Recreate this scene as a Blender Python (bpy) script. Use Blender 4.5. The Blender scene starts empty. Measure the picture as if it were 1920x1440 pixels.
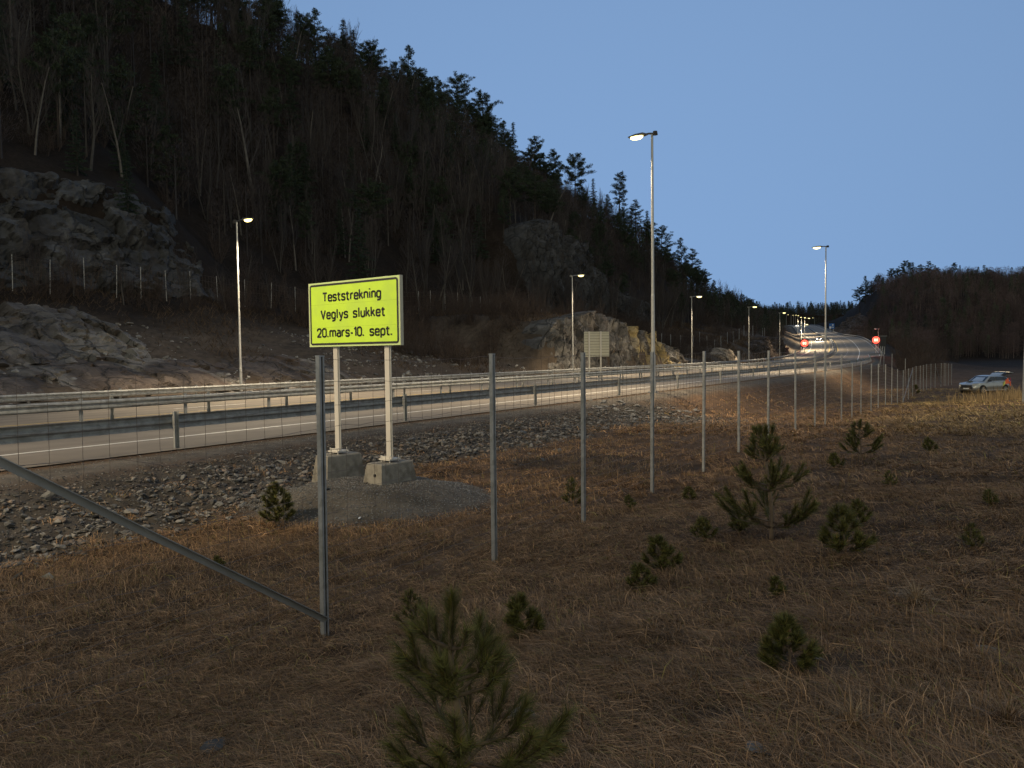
import bpy, math, random
import numpy as np
from mathutils import Matrix, Vector, Euler
C = bpy.context.scene
COL = C.collection
R = math.radians
random.seed(7)
rng = np.random.default_rng(7)
PI = math.pi

# ---------------------------------------------------------------- camera, world, sun, exposure
F_PX = 1400.0
cam = bpy.data.cameras.new('camera')
cam_o = bpy.data.objects.new('camera', cam)
COL.objects.link(cam_o)
cam.sensor_width = 36.0
cam.lens = 36.0 * F_PX / 1920.0
cam.clip_start = 0.05
cam.clip_end = 5000
CM = Matrix.Rotation(R(90 - 2.25), 4, 'X') @ Matrix.Rotation(-0.012, 4, 'Z')
cam_o.matrix_world = CM
C.camera = cam_o
CM3 = np.array(CM.to_3x3())

w = bpy.data.worlds.new('World')
C.world = w
w.use_nodes = True
_n = w.node_tree.nodes
_l = w.node_tree.links
SUN_EL, SUN_ROT = 20, 185
tc = _n.new('ShaderNodeTexCoord')
sx = _n.new('ShaderNodeSeparateXYZ')
ab = _n.new('ShaderNodeMath'); ab.operation = 'ABSOLUTE'
ma = _n.new('ShaderNodeMath'); ma.operation = 'MULTIPLY_ADD'; ma.inputs[1].default_value = 0.04; ma.inputs[2].default_value = 0.535
cx = _n.new('ShaderNodeCombineXYZ')
nm = _n.new('ShaderNodeVectorMath'); nm.operation = 'NORMALIZE'
_l.new(tc.outputs['Generated'], sx.inputs[0])
_l.new(sx.outputs[0], cx.inputs[0]); _l.new(sx.outputs[1], cx.inputs[1])
_l.new(sx.outputs[2], ab.inputs[0]); _l.new(ab.outputs[0], ma.inputs[0]); _l.new(ma.outputs[0], cx.inputs[2])
_l.new(cx.outputs[0], nm.inputs[0])
sky = _n.new('ShaderNodeTexSky')
sky.sky_type = 'NISHITA'; sky.sun_disc = False
sky.sun_elevation = R(SUN_EL); sky.sun_rotation = R(SUN_ROT)
sky.ozone_density = 8; sky.air_density = 1; sky.dust_density = 0
_l.new(nm.outputs[0], sky.inputs[0])
mx = _n.new('ShaderNodeMix'); mx.data_type = 'RGBA'; mx.blend_type = 'MULTIPLY'; mx.inputs[0].default_value = 1
# the afterglow: the sky opposite the view (-Y) is warm, the sky in view is blue
gl = _n.new('ShaderNodeMapRange'); gl.interpolation_type = 'SMOOTHSTEP'
gl.inputs[1].default_value = 0.35; gl.inputs[2].default_value = -0.55; gl.inputs[3].default_value = 0.0; gl.inputs[4].default_value = 1.0
_l.new(sx.outputs[1], gl.inputs[0])
gm = _n.new('ShaderNodeMix'); gm.data_type = 'RGBA'
gm.inputs[6].default_value = (2.74, 1.68, 1.14, 1); gm.inputs[7].default_value = (5.6, 2.1, 0.70, 1)
_l.new(gl.outputs[0], gm.inputs[0]); _l.new(gm.outputs[2], mx.inputs[7])
_l.new(sky.outputs[0], mx.inputs[6])
_l.new(mx.outputs[2], _n['Background'].inputs[0])
_n['Background'].inputs[1].default_value = 0.150

sl = bpy.data.lights.new('sun', 'SUN')
sl.energy = 0.06; sl.angle = R(30); sl.color = (1.0, 0.78, 0.6)
so = bpy.data.objects.new('sun', sl); COL.objects.link(so)
so.rotation_euler = Euler((R(90 - SUN_EL), 0, R(180 - SUN_ROT + 180)))
so.rotation_euler = Euler((R(62), 0, R(-5)))
C.view_settings.view_transform = 'Standard'
C.view_settings.look = 'None'
C.view_settings.exposure = 0.0
C.view_settings.gamma = 1.0
C.cycles.max_bounces = 5
C.cycles.diffuse_bounces = 2
C.cycles.glossy_bounces = 3
C.cycles.transparent_max_bounces = 6
C.cycles.sample_clamp_indirect = 3.0
C.cycles.use_denoising = True

# ---------------------------------------------------------------- helpers
def ray(px, py):
    d = CM3 @ np.array([(px - 960) / F_PX, -(py - 720) / F_PX, -1.0])
    return d / d[1]
def P(px, py, Y):
    return ray(px, py) * Y

def _h(ix, iy, iz, s=0):
    with np.errstate(over='ignore'):
        n = (ix.astype(np.int64) * 374761393 + iy.astype(np.int64) * 668265263 + iz.astype(np.int64) * 2147483647 + s * 144269) & 0xFFFFFFFF
        n = ((n ^ (n >> 13)) * 1274126177) & 0xFFFFFFFF
        n = ((n ^ (n >> 16)) * 2246822519) & 0xFFFFFFFF
        n = n ^ (n >> 15)
    return (n & 0xFFFFFF) / float(0xFFFFFF)
def vn(x, y, z=None, s=0):
    x = np.asarray(x, float); y = np.asarray(y, float)
    z = np.zeros_like(x) if z is None else np.asarray(z, float)
    ix, iy, iz = np.floor(x), np.floor(y), np.floor(z)
    fx, fy, fz = x - ix, y - iy, z - iz
    fx, fy, fz = [f * f * (3 - 2 * f) for f in (fx, fy, fz)]
    r = 0
    for a in (0, 1):
        for b in (0, 1):
            for c in (0, 1):
                wgt = (fx if a else 1 - fx) * (fy if b else 1 - fy) * (fz if c else 1 - fz)
                r = r + wgt * _h(ix + a, iy + b, iz + c, s)
    return r * 2 - 1
def fbm(x, y, z=None, o=4, s=0):
    r = 0; a = 1.0; t = 0
    x = np.asarray(x, float); y = np.asarray(y, float)
    z = np.zeros_like(x) if z is None else np.asarray(z, float)
    for i in range(o):
        f = 2.03 ** i
        r = r + a * vn(x * f, y * f, z * f, s + i * 17); t += a; a *= 0.5
    return r / t
def vor(p, s=0):
    ip = np.floor(p)
    f1 = np.full(len(p), 9.0); f2 = f1.copy(); hid = np.zeros(len(p)); rel = np.zeros((len(p), 3)); h3 = np.zeros((len(p), 3))
    for a in (-1, 0, 1):
        for b in (-1, 0, 1):
            for c in (-1, 0, 1):
                q = ip + (a, b, c)
                k = [_h(q[:, 0], q[:, 1], q[:, 2], s + j) for j in range(4)]
                d = np.sqrt((q[:, 0] + k[0] - p[:, 0]) ** 2 + (q[:, 1] + k[1] - p[:, 1]) ** 2 + (q[:, 2] + k[2] - p[:, 2]) ** 2)
                nb = d < f1
                f2 = np.where(nb, f1, np.minimum(f2, d)); hid = np.where(nb, k[3], hid); f1 = np.where(nb, d, f1)
                rel = np.where(nb[:, None], p - q - np.stack(k[:3], -1), rel); h3 = np.where(nb[:, None], np.stack([k[1], k[2], k[0]], -1), h3)
    return f1, f2, hid, ((h3 - .5) * rel).sum(1)
def ss(a, b, x):
    t = np.clip((np.asarray(x, float) - a) / (b - a), 0, 1)
    return t * t * (3 - 2 * t)

def mk(name, V, Fs, m, parent=None, cols=None, smooth=False, loc=None):
    me = bpy.data.meshes.new(name)
    V = np.asarray(V, np.float32)
    if not isinstance(Fs, list): Fs = [Fs]
    Fs = [np.asarray(f, np.int32) for f in Fs if len(f)]
    me.vertices.add(len(V)); me.vertices.foreach_set('co', V.ravel())
    nl = sum(f.size for f in Fs); npol = sum(len(f) for f in Fs)
    me.loops.add(nl); me.polygons.add(npol)
    me.loops.foreach_set('vertex_index', np.concatenate([f.ravel() for f in Fs]))
    st = []; k = 0
    for f in Fs:
        st.append(k + np.arange(len(f)) * f.shape[1]); k += f.size
    me.polygons.foreach_set('loop_start', np.concatenate(st).astype(np.int32))
    try:
        me.polygons.foreach_set('loop_total', np.concatenate([np.full(len(f), f.shape[1]) for f in Fs]).astype(np.int32))
    except Exception:
        pass
    me.polygons.foreach_set('use_smooth', np.full(npol, bool(smooth)))
    me.update(calc_edges=True)
    if cols is not None:
        a = me.color_attributes.new('Col', 'FLOAT_COLOR', 'POINT')
        c4 = np.ones((len(V), 4), np.float32); c4[:, :3] = cols
        a.data.foreach_set('color', c4.ravel())
    me.materials.append(m)
    o = bpy.data.objects.new(name, me); COL.objects.link(o)
    if parent: o.parent = parent
    if loc is not None: o.location = loc
    return o

class G:
    def __init__(s): s.V = []; s.F = {3: [], 4: []}; s.n = 0; s.C = []
    def add(s, V, F, col=None):
        V = np.asarray(V, float); F = np.asarray(F)
        s.V.append(V); s.F[F.shape[1]].append(F + s.n); s.n += len(V)
        s.C.append(np.tile(col if col is not None else (1, 1, 1), (len(V), 1)))
    def tube(s, P_, r, n=6, col=None, caps=True):
        P_ = np.asarray(P_, float); r = np.broadcast_to(np.asarray(r, float), (len(P_),))
        T = np.gradient(P_, axis=0); T /= np.linalg.norm(T, axis=1)[:, None] + 1e-12
        ref = np.array([0, 0, 1.0]) if abs(T[0][2]) < 0.9 else np.array([1.0, 0, 0])
        A = np.cross(T, ref); A /= np.linalg.norm(A, axis=1)[:, None] + 1e-12
        B = np.cross(T, A)
        an = np.arange(n) * 2 * PI / n
        V = P_[:, None] + r[:, None, None] * (A[:, None] * np.cos(an)[None, :, None] + B[:, None] * np.sin(an)[None, :, None])
        k = len(P_)
        i, j = np.meshgrid(np.arange(k - 1), np.arange(n), indexing='ij')
        q = np.stack([i * n + j, (i + 1) * n + j, (i + 1) * n + (j + 1) % n, i * n + (j + 1) % n], -1).reshape(-1, 4)
        s.add(V.reshape(-1, 3), q, col)
        if caps:
            b = s.n - k * n
            for base, cen in ((b, P_[0]), (b + (k - 1) * n, P_[-1])):
                s.V.append(np.array([cen])); s.C.append(np.tile(col if col is not None else (1, 1, 1), (1, 1)))
                ci = s.n; s.n += 1
                jj = np.arange(n)
                s.F[3].append(np.stack([base + jj, base + (jj + 1) % n, np.full(n, ci)], -1))
        return s
    def box(s, c, h, ax=None, col=None):
        c = np.asarray(c, float); h = np.asarray(h, float)
        ax = np.eye(3) if ax is None else np.asarray(ax, float)
        sg = np.array([[x, y, z] for x in (-1, 1) for y in (-1, 1) for z in (-1, 1)], float)
        V = c + (sg * h) @ ax
        s.add(V, [[0, 1, 3, 2], [4, 6, 7, 5], [0, 4, 5, 1], [2, 3, 7, 6], [0, 2, 6, 4], [1, 5, 7, 3]], col)
        return s
    def build(s, name, m, parent=None, smooth=False, cols=False, loc=None):
        V = np.concatenate(s.V); Fs = [np.concatenate(s.F[k]) for k in (3, 4) if s.F[k]]
        return mk(name, V, Fs, m, parent, np.concatenate(s.C) if cols else None, smooth, loc)
    def arr(s):
        return np.concatenate(s.V), [np.concatenate(s.F[k]) for k in (3, 4) if s.F[k]], np.concatenate(s.C)

def tag(o, label=None, cat=None, group=None, kind=None):
    if label: o['label'] = label
    if cat: o['category'] = cat
    if group: o['group'] = group
    if kind: o['kind'] = kind
    return o
def empty(name, loc, rz=0, label=None, cat=None, group=None):
    o = bpy.data.objects.new(name, None); COL.objects.link(o)
    o.empty_display_size = 0.2
    o.location = loc; o.rotation_euler = (0, 0, rz)
    return tag(o, label, cat, group)
def dup(root, loc, rz=0, sc=1.0, label=None, group=None):
    r = root.copy(); COL.objects.link(r); r.location = loc; r.rotation_euler = (0, 0, rz)
    r.scale = (sc, sc, sc) if not hasattr(sc, '__len__') else sc
    if label: r['label'] = label
    if group: r['group'] = group
    for ch in list(root.children):
        c = ch.copy(); COL.objects.link(c); c.parent = r
        for g in list(ch.children):
            d = g.copy(); COL.objects.link(d); d.parent = c
    return r

# ---------------------------------------------------------------- materials
def mat(name, col, rough=0.8, metal=0.0, var=0.0, scale=5.0, bump=0.0, bscale=None, attr=False, emit=None, es=0.0, spec=0.5, dirt=None, coat=0.0, stretch=None):
    m = bpy.data.materials.new(name); m.use_nodes = True
    n = m.node_tree.nodes; l = m.node_tree.links
    b = n['Principled BSDF']
    b.inputs['Roughness'].default_value = rough; b.inputs['Metallic'].default_value = metal
    b.inputs['Specular IOR Level'].default_value = spec
    b.inputs['Coat Weight'].default_value = coat
    b.inputs['Base Color'].default_value = (*col, 1)
    src = None
    if attr:
        at_ = n.new('ShaderNodeAttribute'); at_.attribute_name = 'Col'
        mm = n.new('ShaderNodeMix'); mm.data_type = 'RGBA'; mm.blend_type = 'MULTIPLY'; mm.inputs[0].default_value = 1
        mm.inputs[7].default_value = (*col, 1); l.new(at_.outputs['Color'], mm.inputs[6]); src = mm.outputs[2]
    tcn = n.new('ShaderNodeTexCoord'); vec = tcn.outputs['Object']
    if stretch:
        mp = n.new('ShaderNodeMapping'); mp.inputs['Scale'].default_value = stretch; l.new(vec, mp.inputs[0]); vec = mp.outputs[0]
    if var > 0:
        nz = n.new('ShaderNodeTexNoise'); nz.inputs['Scale'].default_value = scale; nz.inputs['Detail'].default_value = 8; nz.inputs['Roughness'].default_value = 0.65
        l.new(vec, nz.inputs['Vector'])
        mr = n.new('ShaderNodeMapRange'); mr.inputs[1].default_value = 0.3; mr.inputs[2].default_value = 0.7
        mr.inputs[3].default_value = 1 - var; mr.inputs[4].default_value = 1 + var
        l.new(nz.outputs[0], mr.inputs[0])
        mm = n.new('ShaderNodeMix'); mm.data_type = 'RGBA'; mm.blend_type = 'MULTIPLY'; mm.inputs[0].default_value = 1
        if src: l.new(src, mm.inputs[6])
        else: mm.inputs[6].default_value = (*col, 1)
        l.new(mr.outputs[0], mm.inputs[7]); src = mm.outputs[2]
    if dirt:
        nz = n.new('ShaderNodeTexNoise'); nz.inputs['Scale'].default_value = dirt[1]; nz.inputs['Detail'].default_value = 6
        l.new(vec, nz.inputs['Vector'])
        mr = n.new('ShaderNodeMapRange'); mr.inputs[1].default_value = 0.48; mr.inputs[2].default_value = 0.62
        l.new(nz.outputs[0], mr.inputs[0])
        mm = n.new('ShaderNodeMix'); mm.data_type = 'RGBA'
        l.new(mr.outputs[0], mm.inputs[0])
        if src: l.new(src, mm.inputs[6])
        else: mm.inputs[6].default_value = (*col, 1)
        mm.inputs[7].default_value = (*dirt[0], 1); src = mm.outputs[2]
    if src: l.new(src, b.inputs['Base Color'])
    if bump > 0:
        nz = n.new('ShaderNodeTexNoise'); nz.inputs['Scale'].default_value = bscale or scale * 3; nz.inputs['Detail'].default_value = 8; nz.inputs['Roughness'].default_value = 0.7
        l.new(vec, nz.inputs['Vector'])
        bp = n.new('ShaderNodeBump'); bp.inputs['Strength'].default_value = bump; bp.inputs['Distance'].default_value = 0.1
        l.new(nz.outputs[0], bp.inputs['Height']); l.new(bp.outputs[0], b.inputs['Normal'])
    if emit:
        b.inputs['Emission Color'].default_value = (*emit, 1); b.inputs['Emission Strength'].default_value = es
    return m

M = {}
M['ground'] = mat('ground', (1, 1, 1), 0.95, var=0.35, scale=2.2, bump=0.6, bscale=7, attr=True, spec=0.1)
M['hill'] = M['ground']
M['asphalt'] = mat('asphalt', (0.21, 0.183, 0.152), 0.8, var=0.16, scale=0.5, bump=0.12, bscale=60, spec=0.16, attr=True)
M['paint'] = mat('road_paint', (0.72, 0.70, 0.64), 0.6, var=0.12, scale=9)
M['yellow_paint'] = mat('yellow_road_paint', (0.62, 0.42, 0.06), 0.6, var=0.12, scale=9)
M['galv'] = mat('galvanised_steel', (0.30, 0.305, 0.30), 0.62, metal=0.1, var=0.25, scale=3.5, spec=0.4, dirt=((0.22, 0.22, 0.21), 6))
M['post_galv'] = mat('galvanised_post', (0.33, 0.33, 0.33), 0.55, metal=0.3, var=0.2, scale=8, dirt=((0.26, 0.26, 0.25), 11))
M['wire'] = mat('fence_wire', (0.16, 0.12, 0.095), 0.65, metal=0.3)
M['lamp_metal'] = mat('lamp_pole_steel', (0.42, 0.42, 0.41), 0.45, metal=0.3, var=0.1, scale=6)
M['lamp_dark'] = mat('lamp_housing', (0.07, 0.07, 0.075), 0.5)
M['lens'] = mat('lamp_lens', (0.9, 0.8, 0.5), 0.3, emit=(1.0, 0.80, 0.26), es=5)
M['lens_far'] = mat('far_lamp_lens', (0.9, 0.8, 0.5), 0.3, emit=(1.0, 0.84, 0.34), es=4)
M['lens_off'] = mat('unlit_lamp_lens', (0.6, 0.6, 0.6), 0.3)
M['sign_yellow'] = mat('sign_fluorescent_film', (0.60, 0.87, 0.045), 0.5, var=0.05, scale=2.5, dirt=((0.55, 0.80, 0.06), 3))
M['sign_edge'] = mat('sign_edge_film', (0.60, 0.74, 0.30), 0.45)
M['sign_alu'] = mat('sign_aluminium', (0.50, 0.475, 0.38), 0.8, metal=0.0, var=0.08, scale=4)
M['black'] = mat('sign_lettering', (0.008, 0.008, 0.008), 0.5)
M['sign_post'] = mat('sign_post_aluminium', (0.60, 0.56, 0.50), 0.5, metal=0.15, var=0.12, scale=5, stretch=(1, 1, 0.2))
M['concrete'] = mat('concrete', (0.24, 0.22, 0.185), 0.9, var=0.3, scale=5, bump=0.35, bscale=30, dirt=((0.15, 0.135, 0.11), 4))
M['stone'] = mat('stone', (1, 1, 1), 0.85, var=0.3, scale=7, bump=0.4, bscale=20, attr=True)
M['stone1'] = mat('stone_grey', (0.17, 0.165, 0.155), 0.85, var=0.35, scale=7, bump=0.4, bscale=20)
M['rock'] = mat('rock_face', (1, 1, 1), 0.9, var=0.38, scale=1.1, bump=0.9, bscale=2.6, attr=True, stretch=(1, 1, 0.6))
def rock_joints(m):
    n = m.node_tree.nodes; l = m.node_tree.links; b = n['Principled BSDF']
    tcn = n.new('ShaderNodeTexCoord'); mp = n.new('ShaderNodeMapping'); mp.inputs['Scale'].default_value = (.30, .30, .24); mp.inputs['Rotation'].default_value = (.2, .5, .3)
    l.new(tcn.outputs['Object'], mp.inputs[0])
    wn = n.new('ShaderNodeTexNoise'); wn.inputs['Scale'].default_value = 1.3; wn.inputs['Detail'].default_value = 5
    l.new(mp.outputs[0], wn.inputs['Vector'])
    ad = n.new('ShaderNodeMix'); ad.data_type = 'RGBA'; ad.blend_type = 'ADD'; ad.inputs[0].default_value = .85
    l.new(mp.outputs[0], ad.inputs[6]); l.new(wn.outputs['Color'], ad.inputs[7])
    base = b.inputs['Base Color'].links[0].from_socket; nor = b.inputs['Normal'].links[0].from_node
    h = None
    for sc_, wd_, dk in ((1.0, .035, .4), (3.4, .05, .72)):
        v = n.new('ShaderNodeTexVoronoi'); v.feature = 'DISTANCE_TO_EDGE'; v.inputs['Scale'].default_value = sc_
        l.new(ad.outputs[2], v.inputs['Vector'])
        mr = n.new('ShaderNodeMapRange'); mr.inputs[1].default_value = 0; mr.inputs[2].default_value = wd_; mr.inputs[3].default_value = dk; mr.inputs[4].default_value = 1
        l.new(v.outputs['Distance'], mr.inputs[0])
        mm = n.new('ShaderNodeMix'); mm.data_type = 'RGBA'; mm.blend_type = 'MULTIPLY'; mm.inputs[0].default_value = 1
        l.new(base, mm.inputs[6]); l.new(mr.outputs[0], mm.inputs[7]); base = mm.outputs[2]
        bp = n.new('ShaderNodeBump'); bp.inputs['Strength'].default_value = .9; bp.inputs['Distance'].default_value = .25 / sc_
        l.new(mr.outputs[0], bp.inputs['Height'])
        if h is not None: l.new(h, bp.inputs['Normal'])
        h = bp.outputs[0]
    v = n.new('ShaderNodeTexVoronoi'); v.inputs['Scale'].default_value = 2.0; l.new(ad.outputs[2], v.inputs['Vector'])
    mr = n.new('ShaderNodeMapRange'); mr.inputs[3].default_value = .62; mr.inputs[4].default_value = 1.4
    l.new(v.outputs['Color'], mr.inputs[0])
    mm = n.new('ShaderNodeMix'); mm.data_type = 'RGBA'; mm.blend_type = 'MULTIPLY'; mm.inputs[0].default_value = 1
    l.new(base, mm.inputs[6]); l.new(mr.outputs[0], mm.inputs[7])
    l.new(mm.outputs[2], b.inputs['Base Color']); l.new(h, nor.inputs['Normal'])
rock_joints(M['rock'])
M['grass'] = mat('dry_grass', (1, 1, 1), 0.8, attr=True, spec=0.2)
M['twig'] = mat('bare_twigs', (0.043, 0.035, 0.033), 0.9)
M['bark'] = mat('grey_bark', (0.06, 0.053, 0.047), 0.9, var=0.3, scale=2)
M['bark_dark'] = mat('dark_bark', (0.04, 0.03, 0.024), 0.9, var=0.3, scale=2)
M['bark_pale'] = mat('pale_bark', (0.12, 0.105, 0.09), 0.9, var=0.3, scale=2)
M['needle'] = mat('pine_needles', (1, 1, 1), 0.7, attr=True, spec=0.3)
M['needle_y'] = mat('young_pine_needles', (1, 1, 1), 0.6, attr=True, spec=0.3)
M['bark_y'] = mat('young_pine_bark', (0.17, 0.12, 0.08), 0.8, var=0.25, scale=30)
M['car'] = mat('silver_car_paint', (0.42, 0.42, 0.40), 0.28, metal=0.55, coat=0.4)
M['car_dark'] = mat('dark_car_paint', (0.05, 0.052, 0.058), 0.3, metal=0.4, coat=0.4)
M['glass'] = mat('dark_glass', (0.012, 0.016, 0.022), 0.06, spec=0.7)
M['rubber'] = mat('rubber', (0.018, 0.018, 0.018), 0.8)
M['rim'] = mat('alloy_rim', (0.6, 0.58, 0.54), 0.3, metal=0.6)
M['plastic'] = mat('black_plastic', (0.022, 0.022, 0.024), 0.6)
M['hiviz'] = mat('hi_vis_orange', (0.95, 0.16, 0.05), 0.5, var=0.05)
M['hiviz_y'] = mat('hi_vis_yellow', (0.75, 0.72, 0.16), 0.5)
M['chrome'] = mat('headlight_glass', (0.8, 0.8, 0.76), 0.12, metal=0.5)
M['taillight'] = mat('tail_light', (0.4, 0.02, 0.015), 0.25)
M['beam'] = mat('lit_headlight', (1, 1, 1), 0.3, emit=(1, 0.96, 0.82), es=60)
M['led_red'] = mat('red_led_ring', (0.5, 0.02, 0.01), 0.5, emit=(1.0, 0.10, 0.06), es=3.2)
M['led_white'] = mat('white_led_digits', (0.8, 0.8, 0.7), 0.5, emit=(1.0, 0.62, 0.40), es=1.7)
M['blue'] = mat('blue_sign_film', (0.03, 0.13, 0.42), 0.5)
M['white'] = mat('white_sign_film', (0.75, 0.75, 0.72), 0.5)
M['litter'] = mat('white_litter', (0.7, 0.7, 0.68), 0.7)

# ---------------------------------------------------------------- road line (near guardrail), as functions of Y
kn = np.array([(-200, -152.1, -2), (0, -18.74, -2), (17, -7.4, -2), (42, 9.3, -2), (74, 30.3, -2), (97, 45.0, -2), (134, 64.5, -2), (180, 86.0, -1.75), (215, 102.6, -1.1),
               (250, 119.0, 0.2), (300, 139.6, 3.6), (340, 155.0, 5.8), (380, 168.7, 7.6), (440, 190.3, 10.4), (540, 226.6, 16), (640, 262.2, 21.5), (760, 300, 27), (860, 318, 28.5), (1000, 330, 26), (1300, 330, 20)], float)
_ty = np.arange(-200, 1300, 1.0)
_tx = np.interp(_ty, kn[:, 0], kn[:, 1]); _tz = np.interp(_ty, kn[:, 0], kn[:, 2])
def _sm(a, k):
    ker = np.exp(-0.5 * (np.arange(-3 * k, 3 * k + 1) / k) ** 2); ker /= ker.sum()
    e0 = a[0] + (a[0] - a[1]) * np.arange(3 * k, 0, -1); e1 = a[-1] + (a[-1] - a[-2]) * np.arange(1, 3 * k + 1)
    return np.convolve(np.concatenate([e0, a, e1]), ker, 'valid')
_tx = _sm(_tx, 14); _tz = _sm(_tz, 14)
_dx = np.gradient(_tx, _ty)
def RX(t): return np.interp(t, _ty, _tx)
def RZ(t): return np.interp(t, _ty, _tz)
def tang(t):
    g = np.interp(t, _ty, _dx); L = np.sqrt(1 + g * g); return g / L, 1 / L
def exw(t): return 3.4 * ss(182, 196, t) * (1 - ss(330, 400, t))
def at(t, d, dz=0.0):
    t = np.asarray(t, float); d = np.asarray(d, float)
    a, b = tang(t)
    return np.stack([RX(t) - b * d, t + a * d, RZ(t) - 0.01 * np.clip(d, -4, 21) + dz + 0 * d], -1)
_sp = np.arange(-190, 1290, 5.0)
_spx = RX(_sp); _spg = np.interp(_sp, _ty, _dx)
def rinfo(x, y):
    x = np.asarray(x, float).ravel(); y = np.asarray(y, float).ravel()
    T = np.empty_like(x); D = np.empty_like(x)
    for i in range(0, len(x), 40000):
        xx = x[i:i + 40000, None]; yy = y[i:i + 40000, None]
        k = ((xx - _spx) ** 2 + (yy - _sp) ** 2).argmin(1)
        L = np.sqrt(1 + _spg[k] ** 2); a = _spg[k] / L; b = 1 / L
        s_ = (xx[:, 0] - _spx[k]) * a + (yy[:, 0] - _sp[k]) * b
        t = _sp[k] + s_ * b
        for _ in range(2):
            a, b = tang(t)
            s_ = (xx[:, 0] - RX(t)) * a + (yy[:, 0] - t) * b
            t = t + s_ * b
        a, b = tang(t)
        T[i:i + 40000] = t; D[i:i + 40000] = -(xx[:, 0] - RX(t)) * b + (yy[:, 0] - t) * a
    return T, D

# ---------------------------------------------------------------- terrain height
U = np.array([0, 1.5, 3, 5, 15, 25, 28, 34, 50, 78, 110, 200.0])
HT = [(-60, [-.1, -.5, 0, .6, 3.6, 7.3, 8, 17.5, 28, 60, 63, 45]),
      (42, [-.1, -.5, 0, .6, 3.6, 7.3, 8, 17.5, 28, 60, 63, 45]),
      (52, [-.1, -.5, 0, .6, 3.2, 6.6, 7.6, 11, 23, 60, 63, 45]),
      (62, [-.1, -.5, 0, .9, 3.2, 6.0, 7.2, 10, 21, 60, 63, 45]),
      (68, [-.1, -.5, 0, 5.8, 6.6, 7.3, 8, 11, 22, 60, 63, 45]),
      (76, [-.1, -.5, 0, 6.8, 7.2, 7.7, 8.2, 11, 23, 60, 63, 45]),
      (88, [-.1, -.5, 0, 5.0, 6.0, 7.0, 8, 12, 24, 60, 63, 45]),
      (97, [-.1, -.5, 0, 2.8, 4.4, 6.6, 8.4, 15, 26, 60, 63, 45]),
      (108, [-.1, -.5, 0, .9, 3.4, 6.6, 9, 25, 33, 59, 62, 45]),
      (125, [-.1, -.5, 0, .9, 3.6, 7, 10, 24, 34, 59, 62, 45]),
      (134, [-.1, -.5, .1, 2.6, 4.5, 7.5, 11, 19, 34, 59, 62, 45]),
      (145, [-.1, -.5, 0, .9, 4, 7.5, 10, 15, 33, 59, 62, 45]),
      (165, [-.1, -.5, 0, 3.0, 6, 8.5, 10, 13, 33, 59, 62, 45]),
      (190, [-.1, -.5, 0, 5.0, 8, 10, 11, 14, 35, 55, 58, 45]),
      (215, [-.1, -.5, 0, 4.5, 8, 10.5, 12, 17, 40, 48, 50, 40]),
      (250, [-.1, -.5, 0, 1.5, 7, 11, 13, 19, 29, 31, 33, 30]),
      (340, [-.1, -.5, 0, 1.0, 6, 11, 12, 14, 14, 15, 20, 30]),
      (440, [-.1, -.5, 0, .9, 6, 8, 9, 9, 9, 10, 20, 30]),
      (640, [-.1, -.5, 0, .6, 3, 4, 4, 4, 6, 8, 20, 30]),
      (1300, [-.1, -.5, 0, .6, 3, 8, 12, 16, 25, 30, 30, 30])]
_ht = np.array([a for a, _ in HT], float); _hv = np.array([b for _, b in HT])
def lefth(t, u):
    t = np.clip(t, _ht[0], _ht[-1] - 1e-3); u = np.clip(u, 0, 199.9)
    i = np.searchsorted(_ht, t, 'right') - 1; j = np.searchsorted(U, u, 'right') - 1
    i = np.clip(i, 0, len(_ht) - 2); j = np.clip(j, 0, len(U) - 2)
    a = (t - _ht[i]) / (_ht[i + 1] - _ht[i]); b = (u - U[j]) / (U[j + 1] - U[j])
    a = a * a * (3 - 2 * a)
    return (_hv[i, j] * (1 - a) + _hv[i + 1, j] * a) * (1 - b) + (_hv[i, j + 1] * (1 - a) + _hv[i + 1, j + 1] * a) * b
ctl = np.array([(0, 0, -1.6), (-1.63, 6.6, -2.5), (-.25, 8.8, -2.46), (1.0, 10.8, -2.44), (2.43, 13.1, -2.49), (4, 15.5, -2.5), (7, 20.3, -2.42), (9.8, 25.5, -2.62), (13.7, 31.2, -2.94),
                (17, 36.4, -3.15), (22.7, 45.6, -3.4), (30, 57, -3.9), (37, 68, -3.9), (43, 66, -3.9), (45, 75, -3.9), (75, 120, -4.4), (1.6, 2.6, -1.62), (3, 5, -1.78), (6, 8, -1.72), (10, 13, -1.85), (15, 20, -2.05), (13, 26, -2.45), (21, 30, -2.35),
                (28, 40, -2.8), (33, 50, -3.45), (60, 90, -4.1), (-4, 3, -2.3), (-7, 8, -2.62), (-12, 0, -2.5), (-4.5, 10, -2.5), (-2.2, 11, -2.44), (-1, 13, -2.38), (1.5, 17, -2.34), (6, 23, -2.35), (-.6, 3.2, -1.8), (-1.5, 4.2, -2.1), (10, 5, -1.2), (30, 25, -1.6), (0, -20, -1.5), (0.8, 6.2, -2.1), (2.6, 9.2, -2.15), (5.2, 13.5, -2.2)], float)
def _tp(r2): return r2 * np.log(r2 + 1e-9) * 0.5
_n_ = len(ctl)
_A = np.zeros((_n_ + 3, _n_ + 3))
_d2 = ((ctl[:, None, :2] - ctl[None, :, :2]) ** 2).sum(-1)
_A[:_n_, :_n_] = _tp(_d2) + np.eye(_n_) * 3.0
_A[:_n_, _n_] = 1; _A[:_n_, _n_ + 1:] = ctl[:, :2]; _A[_n_, :_n_] = 1; _A[_n_ + 1:, :_n_] = ctl[:, :2].T
_w = np.linalg.solve(_A, np.concatenate([ctl[:, 2], np.zeros(3)]))
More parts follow.
